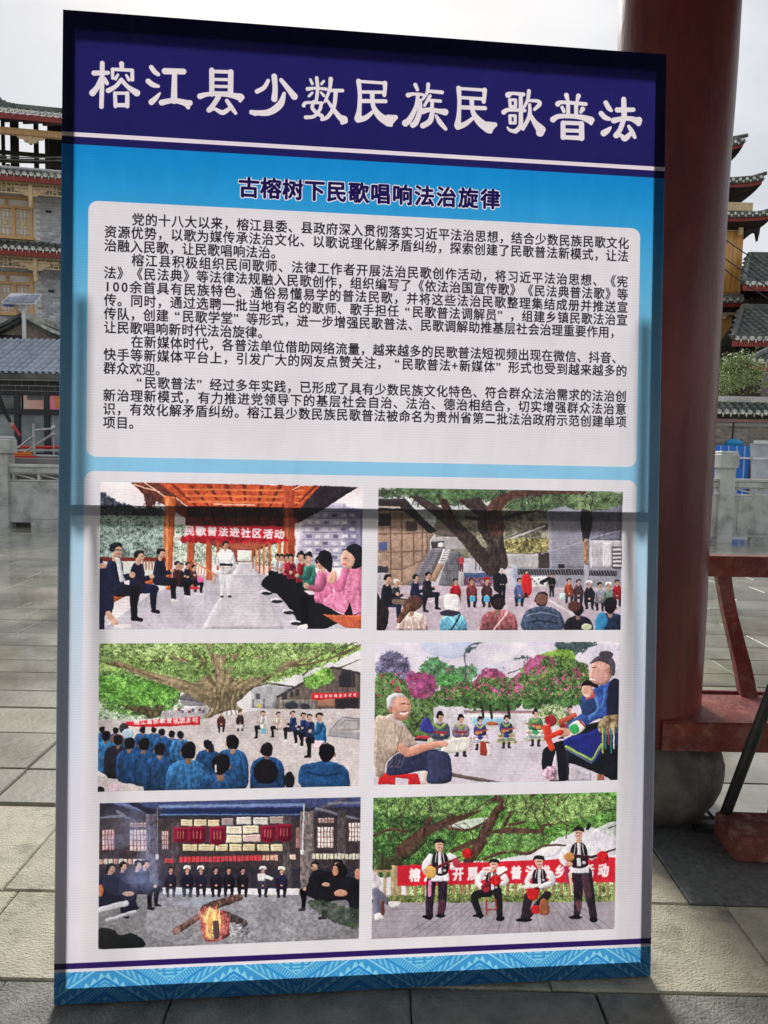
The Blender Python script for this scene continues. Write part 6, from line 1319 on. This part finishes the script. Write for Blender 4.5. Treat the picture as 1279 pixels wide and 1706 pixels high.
# ---- person reaching in from the left
PY=16.5; sh=W(-3,652,PY); hd=W(19,704,PY); Pn=thing('person','person in a red top with dark green sleeves reaching down holding a short red stick','person',(sh.x-.22,PY,1.25))
def skin(name,verts,edges,radii,m,parent,sub=1,root=0):
    me=bpy.data.meshes.new(name); me.from_pydata(verts,edges,[]); o=bpy.data.objects.new(name,me); COL.objects.link(o); o.parent=parent
    md=o.modifiers.new('s','SKIN'); me.skin_vertices.new() if not me.skin_vertices else None
    for i,r in enumerate(radii): sv=me.skin_vertices[0].data[i]; sv.radius=(r,r) if not isinstance(r,tuple) else r; sv.use_root=(i==root)
    o.modifiers.new('u','SUBSURF').levels=sub; o.modifiers['u'].render_levels=sub
    dg=bpy.context.evaluated_depsgraph_get(); m2=bpy.data.meshes.new_from_object(o.evaluated_get(dg)); o.modifiers.clear(); o.data=m2; m2.materials.clear(); m2.materials.append(m)
    for p in m2.polygons: p.use_smooth=True
    return o
hz=sh.z-1.25; hx=hd-Vector((sh.x-.22,PY,1.25))
V=[(0,0,.86),(0,0,1.1),(0,0,hz-.12),(0,0,hz+.06),(0,.0,hz+.2),(0,-.01,hz+.33),(-.09,0,.82),(-.1,0,.46),(-.1,.02,.07),(-.1,-.12,.04),(.09,0,.82),(.1,0,.46),(.1,.02,.07),(.1,-.12,.04),(.19,0,hz-.02),(.19+(hx.x-.19)*.48,-.06,hz-.02+(hx.z-hz+.02)*.48),(hx.x,-.04,hx.z),(-.19,0,hz-.02),(-.24,0,hz-.3),(-.22,-.08,hz-.55)]
E_=[(0,1),(1,2),(2,3),(3,4),(4,5),(0,6),(6,7),(7,8),(8,9),(0,10),(10,11),(11,12),(12,13),(2,14),(14,15),(15,16),(2,17),(17,18),(18,19)]
Rr=[(.15,.11),(.15,.11),(.17,.11),.06,.09,.09,.09,.06,.045,.04,.09,.06,.045,.04,.075,.055,.035,.075,.05,.035]
skin('body',V,E_,Rr,M_coat,Pn,2)
MB().lathe([(.19,hz-.62),(.205,hz-.4),(.215,hz-.12),(.17,hz+.0),(.075,hz+.07)],18).build('red_top',M_redcloth,Pn)
hdm=MB(); hdm.lathe([(.02,hz+.11),(.06,hz+.13),(.085,hz+.2),(.09,hz+.27),(.08,hz+.34),(.04,hz+.39),(.005,hz+.4)],16,(0,-.02,0)); hdm.build('head',M_skin,Pn)
MB().lathe([(.1,hz+.27),(.1,hz+.34),(.07,hz+.40),(.005,hz+.43)],16,(0,.0,0)).build('hair',M_hair,Pn)
Vh=[(0,0,0),(.03,0,-.06),(.055,.01,-.10),(.06,.015,-.14),(.04,-.005,-.115),(.045,-.01,-.155),(.02,-.02,-.11),(.028,-.025,-.15),(.0,-.03,-.1),(.008,-.035,-.13),(.05,.01,-.05),(.07,.0,-.085)]
Eh=[(0,1),(1,2),(2,3),(1,4),(4,5),(1,6),(6,7),(1,8),(8,9),(0,10),(10,11)]
ho=skin('hand',[(a*1.15,b*1.15,c*1.15) for a,b,c in Vh],Eh,[.03,.035,.013,.01,.013,.01,.013,.01,.012,.009,.015,.011],M_skin,Pn,1,1); ho.location=hx
q=W(22,708,PY-.05); q2=W(33,726,PY-.05); o=MB().tube([q,q2],.03,8).build('red_stick',mat('red_grip',(206,60,84),(180,50,70),rough=.6)); tag(o,'short red stick held in the hand reaching in at the left','stick')
# ------------------------------------------------------------ right side: wall, blue sheets, tree, tower, dark roofs
WY=16.2; BWl=thing('brick_boundary_wall','old brick boundary wall with a tiled coping behind the blue sheet fence','wall',(0,WY,0))
zc_=W(1240,690,WY).z; zl=W(1240,704,WY).z
MB().box((1.6,.02,-.05),(22,.3,zl+.05)).build('wall',M_mortar,BWl)
brick_wall(BWl,1.6,22,.6,zl,.02,M_pbrick,.31,.075,name='brick',vis=lambda a,z: 6.9<a<8.9 and z>1.4,depth=.02,gap=.012)
tile_slope(BWl,1.6,22,-.25,zc_,.16,zc_+.26,.17,.06,M_tile,M_cap,seg=.2)
MB().box((1.6,.1,zc_+.27),(22,.3,zc_+.40)).build('ridge',M_fcap,BWl)
MB().box((1.6,-.20,zc_-.10),(22,.02,zc_-.04)).build('soffit_board',M_dark,BWl); MB().box((1.6,-.16,zc_-.19),(22,.02,zc_-.12)).build('soffit_course',mat('pinkish_stone',(170,130,124),(140,110,106),rough=.8),BWl)
o=MB().tube([W(1222,704,15.95),W(1219,737,15.95)],.02,6).build('drain_pipe',M_black,None); tag(o,'thin black pipe running down the brick wall above the blue sheets','pipe')
SY=15.4; xb0,xb1=2.2,W(1247,780,SY).x; zt_=W(1210,742,SY).z; F=thing('blue_sheet_fence','bright blue corrugated sheet fence with pale vertical ribs behind the right hand post','fence',(0,SY,0))
k=0; x=xb0; 
sheet=MB(); q=MB(); wv=.17
q.add([(0,0,0),(.03,-.03,0),(.06,-.03,0),(.09,0,0),(.17,0,0),(0,0,zt_),(.03,-.03,zt_),(.06,-.03,zt_),(.09,0,zt_),(.17,0,zt_)],[(i,i+1,i+6,i+5) for i in range(4)]); qm=q.mesh('ribbed_sheet',M_blue)
rib=MB(); rib.box((.028,-.034,.02),(.062,-.031,zt_-.01)); rbm=rib.mesh('pale_rib',mat('pale_blue_paint',(150,190,236),(120,170,230),rough=.5))
nS=int((xb1-xb0)/.17)
for i in range(nS): o=place('ribbed_sheet',qm,F,loc=(xb1-.17*(i+1),0,0)); place('pale_rib',rbm,o)
MB().box((xb0,-.06,zt_-.28),(xb1,-.036,zt_-.24)).build('rail',M_white,F)
MB().box((xb0,-.07,-.05),(xb1,.06,.0)).build('footing',M_concrete,F)
x0=xb1+.01; TP=MB(); nx,nz=44,16; rg3=random.Random(8); vs=[]
for j in range(nz+1):
    for i in range(nx+1):
        u=i/nx; v=j/nz; vs.append((x0+u*4.2,SY+.03*math.sin(u*61+2*math.sin(v*7))+.02*math.sin(u*23+v*9)-.05*math.sin(v*3),v*(zt_+.06)))
TP.add(vs,[(j*(nx+1)+i,j*(nx+1)+i+1,(j+1)*(nx+1)+i+1,(j+1)*(nx+1)+i) for j in range(nz) for i in range(nx)],0,True); tp=TP.build('silver_tarpaulin',M_silver); tag(tp,'crumpled silver tarpaulin screen hanging to the right of the blue sheets','tarpaulin')
o=MB().bar((x0,SY-.12,zt_+.08),(x0+4.2,SY-.12,zt_+.08),.04,.07).build('white_top_rail',M_white); tag(o,'white rail along the top of the silver tarpaulin','rail')
o=MB().bar((x0,SY-.12,zt_-.26),(x0+4.2,SY-.12,zt_-.26),.03,.04).build('white_middle_rail',M_white); tag(o,'thin white rail across the middle of the silver tarpaulin','rail')
hb=MB(); hp_=W(1222,741,SY+.4); hb.lathe([(.19,0),(.185,.05),(.15,.1),(.08,.13),(.01,.14)],16,(hp_.x,hp_.y,hp_.z-.02),wob=.03); hb.tube([(hp_.x-.3,hp_.y,0),(hp_.x-.3,hp_.y,.1)],.01,4); 
hb=MB(); hb.lathe([(.02,0),(.05,hp_.z-.1),(.19,hp_.z-.02),(.185,hp_.z+.04),(.15,hp_.z+.09),(.08,hp_.z+.12),(.01,hp_.z+.13)],16,(hp_.x,hp_.y,0)); hb=hb.build('covered_parasol',mat('cyan_cloth',(40,150,200),(30,130,180),rough=.7)); tag(hb,'closed cyan cloth cover poking up above the blue sheets','cover')
# tree
def tree(x,y,h,rad,zc,label,seed,nl=5200,ms=(M_leaf,M_leaf2)):
    t=thing('bushy_tree',label,'tree',(x,y,0)); rg=random.Random(seed); tr=MB(); tr.tube([(0,0,-.05),(.03,0,zc*.5),(0,.03,zc*.85)],[.09,.07,.05],9); tips=[]
    for k in range(22):
        a=rg.uniform(0,6.28); e=rg.uniform(-.2,1.3); L_=rad*rg.uniform(.5,.85); b=Vector((0,0,zc*rg.uniform(.72,.98))); tip=Vector((math.cos(a)*math.cos(e),math.sin(a)*math.cos(e),math.sin(e)*.85))*L_+Vector((0,0,zc)); tips.append(tip); tr.tube([b,(b+tip)/2+Vector((0,0,-.05)),tip],[.03,.02,.008],5)
    tr.build('trunk',M_bark,t)
    for mi,m in enumerate(ms):
        lf=MB()
        for k in range(nl//2):
            c=rg.choice(tips); d=Vector((rg.gauss(0,1),rg.gauss(0,1),rg.gauss(0,.8)))*rad*.2; p=c+d
            s=rad*rg.uniform(.03,.055); a=Vector((rg.gauss(0,1),rg.gauss(0,1),rg.gauss(0,1))).normalized(); b=a.cross(Vector((rg.gauss(0,1),rg.gauss(0,1),1))).normalized()
            lf.add([p-a*s,p-b*s*.5,p+a*s,p+b*s*.5],[(0,1,2,3)])
        lf.build('crown',m,t,kind='stuff')
    return t
tp_=W(1226,636,17.2); tree(tp_.x,17.2,3.8,.74,tp_.z-.02,'round pale green bushy tree rising behind the tiled wall on the right',3)
tree(4.0,18.5,4,1.1,3.9,'green tree behind the brick wall hidden by the board',5,3000)
# tower
ty=31.0; T=thing('timber_drum_tower','tall yellow timber tower with stacked dark tiled eaves on the right behind the tree','tower',(12.1,ty,0))
f_=30.0; Zt=lambda py: W(1235,py,f_-.9+ (0)).z
hw=W(1240,430,29).x-12.1
def body(z0,z1,w,m=M_woodo,name='wall'): return MB().box((-w,-w,z0),(w,w,z1)).build(name,m,T)
def skirt(ze,zi,we,wi,up=.22):
    # hipped skirt roof with slightly upturned corners, tile rows on the front and right faces
    n=10; sk=MB(); 
    for q in range(4):
        a=q*math.pi/2; Mx=Matrix.Rotation(a,4,'Z'); top=[];ed=[];lo=[]
        for i in range(n+1):
            t=-1+2*i/n; lift=up*abs(t)**4
            ed.append(Mx@Vector((t*we,-we,ze+lift))); top.append(Mx@Vector((t*wi,-wi,zi))); lo.append(Mx@Vector((t*we,-we,ze+lift-.14)))
        sk.add(ed+top+lo,[(i,i+1,n+2+i,n+1+i) for i in range(n)]+[(2*n+2+i,2*n+3+i,i+1,i) for i in range(n)])
    r=sk.build('skirt_roof',M_tile,T)
    fa=MB(); so_=MB()
    for q in range(4):
        Mx=Matrix.Rotation(q*math.pi/2,4,'Z'); A=[];B=[];C_=[]
        for i in range(n+1):
            t=-1+2*i/n; lift=up*abs(t)**4; w_=we-.05; A.append(Mx@Vector((t*w_,-w_,ze+lift-.13))); B.append(Mx@Vector((t*w_,-w_,ze+lift-.27))); C_.append(Mx@Vector((t*wi*.98,-wi*.98,ze-.42)))
        fa.add(A+B,[(i,i+1,n+2+i,n+1+i) for i in range(n)]); so_.add(B+C_,[(i,i+1,n+2+i,n+1+i) for i in range(n)])
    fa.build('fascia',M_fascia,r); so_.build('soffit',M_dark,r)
    tm=MB(); 
    for q in range(2):
        Mx=Matrix.Rotation(q*math.pi/2,4,'Z'); m_=int(2*we/.26)
        for i in range(m_):
            t=-1+2*(i+.5)/m_; lift=up*abs(t)**4; p=Mx@Vector((t*we,-we-.01,ze+lift+.02)); s_=Mx@Vector((t*wi,-wi,zi+.02)); tm.tube([p,s_],.06,6)
    tm.build('tile_row',M_tile,r,kind='stuff')
    cp=MB(); cp.lathe([(.09,-.02),(.09,.03)],10,(0,0,0)); 
    c2=MB(); c2.add([(.062*math.cos(2*math.pi*a/10),-.03,.062*math.sin(2*math.pi*a/10)) for a in range(10)]+[(.062*math.cos(2*math.pi*a/10),.03,.062*math.sin(2*math.pi*a/10)) for a in range(10)],[tuple(range(10))]+[(a,10+a,10+(a+1)%10,(a+1)%10) for a in range(10)])
    c2.add([(.08,-.02,-.03),(.18,-.02,-.03),(.13,-.025,-.13)],[(0,2,1)]); cm_=c2.mesh('eave_tile',M_cap); m_=int(2*we/.26)
    for i in range(m_):
        t=-1+2*(i+.5)/m_; place('eave_tile',cm_,r,loc=(t*we,-we-.02,ze+up*abs(t)**4+.0))
    # corner ridges
    cr_=MB()
    for a in range(4):
        Mx=Matrix.Rotation(a*math.pi/2,4,'Z'); cr_.tube([Mx@Vector((we+.06,-we-.06,ze+up+.1)),Mx@Vector((we*.8,-we*.8,ze+up*.5+(zi-ze)*.3)),Mx@Vector((wi,-wi,zi+.05))],[.07,.08,.08],6)
    cr_.build('hip_ridge',M_tile,r)
    return r
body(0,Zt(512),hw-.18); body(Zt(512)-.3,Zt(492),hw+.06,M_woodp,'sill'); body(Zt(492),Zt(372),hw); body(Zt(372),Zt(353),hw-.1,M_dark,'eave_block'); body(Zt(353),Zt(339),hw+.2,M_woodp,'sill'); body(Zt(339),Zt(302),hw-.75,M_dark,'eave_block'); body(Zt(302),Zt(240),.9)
skirt(Zt(504),Zt(496)+.1,2.37,hw,.10); skirt(Zt(366),Zt(357)+.02,2.55,hw,.13); skirt(Zt(306),Zt(297)+.2,2.25,1.1,.16); skirt(Zt(236),Zt(200),1.7,.1,.2)
# wall boards, lattice and hanging carved posts on the visible face
for (z0,z1,w) in ((Zt(487),Zt(408),hw),(Zt(600),Zt(516),hw-.18)):
    n=9
    pl=MB().box((0,-.03,0),(2*w/n-.03,0,z1-z0)).mesh('wall_board',M_woodo)
    for i in range(n): place('wall_board',pl,T,loc=(-w+i*2*w/n+.015,-w,z0))
for z0,z1,w in ((Zt(385),Zt(373),hw),(Zt(524),Zt(514),hw-.18)): 
    fo=frieze(T,.6,w-.25,z0,z1,-w-.05)
for z0,z1,w,x in ((Zt(394),Zt(372),hw,hw-.22),(Zt(532),Zt(512),hw-.18,hw-.55)):
    h=MB(); h.box((x-.08,-w-.25,z0+.12),(x+.08,-w-.1,z1)); h.lathe([(.03,0),(.1,.05),(.07,.15)],8,(x,-w-.17,z0)); h.build('hanging_post',M_woodp,T)
for zc2,w in ((Zt(385),hw),(Zt(528),hw-.18)):
    b=MB(); b.prism([(w+.02,zc2+.3),(w+.62,zc2+.26),(w+.6,zc2-.05),(w+.54,zc2-.36),(w+.46,zc2-.04),(w+.34,zc2+.0),(w+.2,zc2-.14),(w+.02,zc2-.3)],-w-.05,-w+.1); b.build('carved_bracket',M_dark,T)
# dark tiled houses at the right margin
def darkhouse(x0,x1,y,ze,zr,dy,label,wallm=M_dark,inset=1.6):
    # hipped at its left end
    h=thing('dark_tiled_house',label,'house',((x0+x1)/2,y,0),0,'dark tiled houses behind the tiled wall'); a,b=x0-(x0+x1)/2,x1-(x0+x1)/2
    MB().box((a+inset*.95,.6,0),(b-.3,dy*2-.6,ze)).build('wall',wallm,h); before=set(h.children); tile_slope(h,a,b,0,ze,dy,zr,.24,.09,M_tile,M_cap,seg=.35)
    for o in [c for c in h.children if c not in before]:
        f=min(1,(o.location.x-a+.12)/inset)
        if f<1:
            o.scale=(1,f,f)
            for c in o.children: c.scale=(1,1/f,1/f)
    tile_slope(h,a+inset,b,2*dy,ze,dy+.01,zr,.48,.09,M_tile,None,seg=.6); MB().box((a+inset,dy-.1,zr-.02),(b,dy+.1,zr+.16)).build('ridge',M_tile,h); MB().box((a,.02,ze-.22),(b,.06,ze-.03)).build('fascia',M_fascia,h)
    e=MB(); e.add([(a,0,ze),(a+inset,dy,zr),(a+inset*1.9,2*dy,ze),(a,0,ze-.02),(a+inset*1.9,2*dy,ze-.02)],[(0,1,2),(3,4,2,0)]); e.tube([(a,0,ze+.06),(a+inset,dy,zr+.1)],.09,6); e.build('hip_end',M_tile,h)
    return h
z=lambda px,py,y: W(px,py,y).z
darkhouse(W(1238,470,26).x,26,26,z(1260,474,26),z(1260,428,29),3.0,'upper dark tiled roof with a red fascia right of the timber tower')
darkhouse(W(1234,560,23).x,25,23.5,z(1255,566,23.5),z(1255,515,26.3),2.8,'middle dark tiled roof in shade below the red fascia')
darkhouse(W(1246,600,20).x,23,20,z(1260,604,20),z(1260,578,21.4),1.4,'low tiled roof with a pinkish fascia beside the tree crown',mat('purple_grey_render',(104,88,94),(84,74,80),rough=.8))
# overhead wires
o=MB(); 
for (a,b) in (((1205,395),(1279,445)),((1203,425),(1279,478)),((1201,440),(1279,500))):
    p,q=W(a[0]-60,a[1]-40,24),W(b[0]+60,b[1]+35,22); o.tube([p,(p+q)/2-Vector((0,0,.1)),q],.018,5)
o=o.build('power_cable',M_black); tag(o,'thin slack cables crossing in front of the timber tower','cable')
o=MB(); p,q=W(-60,262,20),W(160,268,20); o.tube([p,(p+q)/2-Vector((0,0,.05)),q],.022,5); p,q=W(-60,258,20),W(160,262,20); o.tube([p,(p+q)/2-Vector((0,0,.05)),q],.018,5); o=o.build('power_cable',M_tile); tag(o,'pair of grey cables strung across the open loft of the brick house','cable')
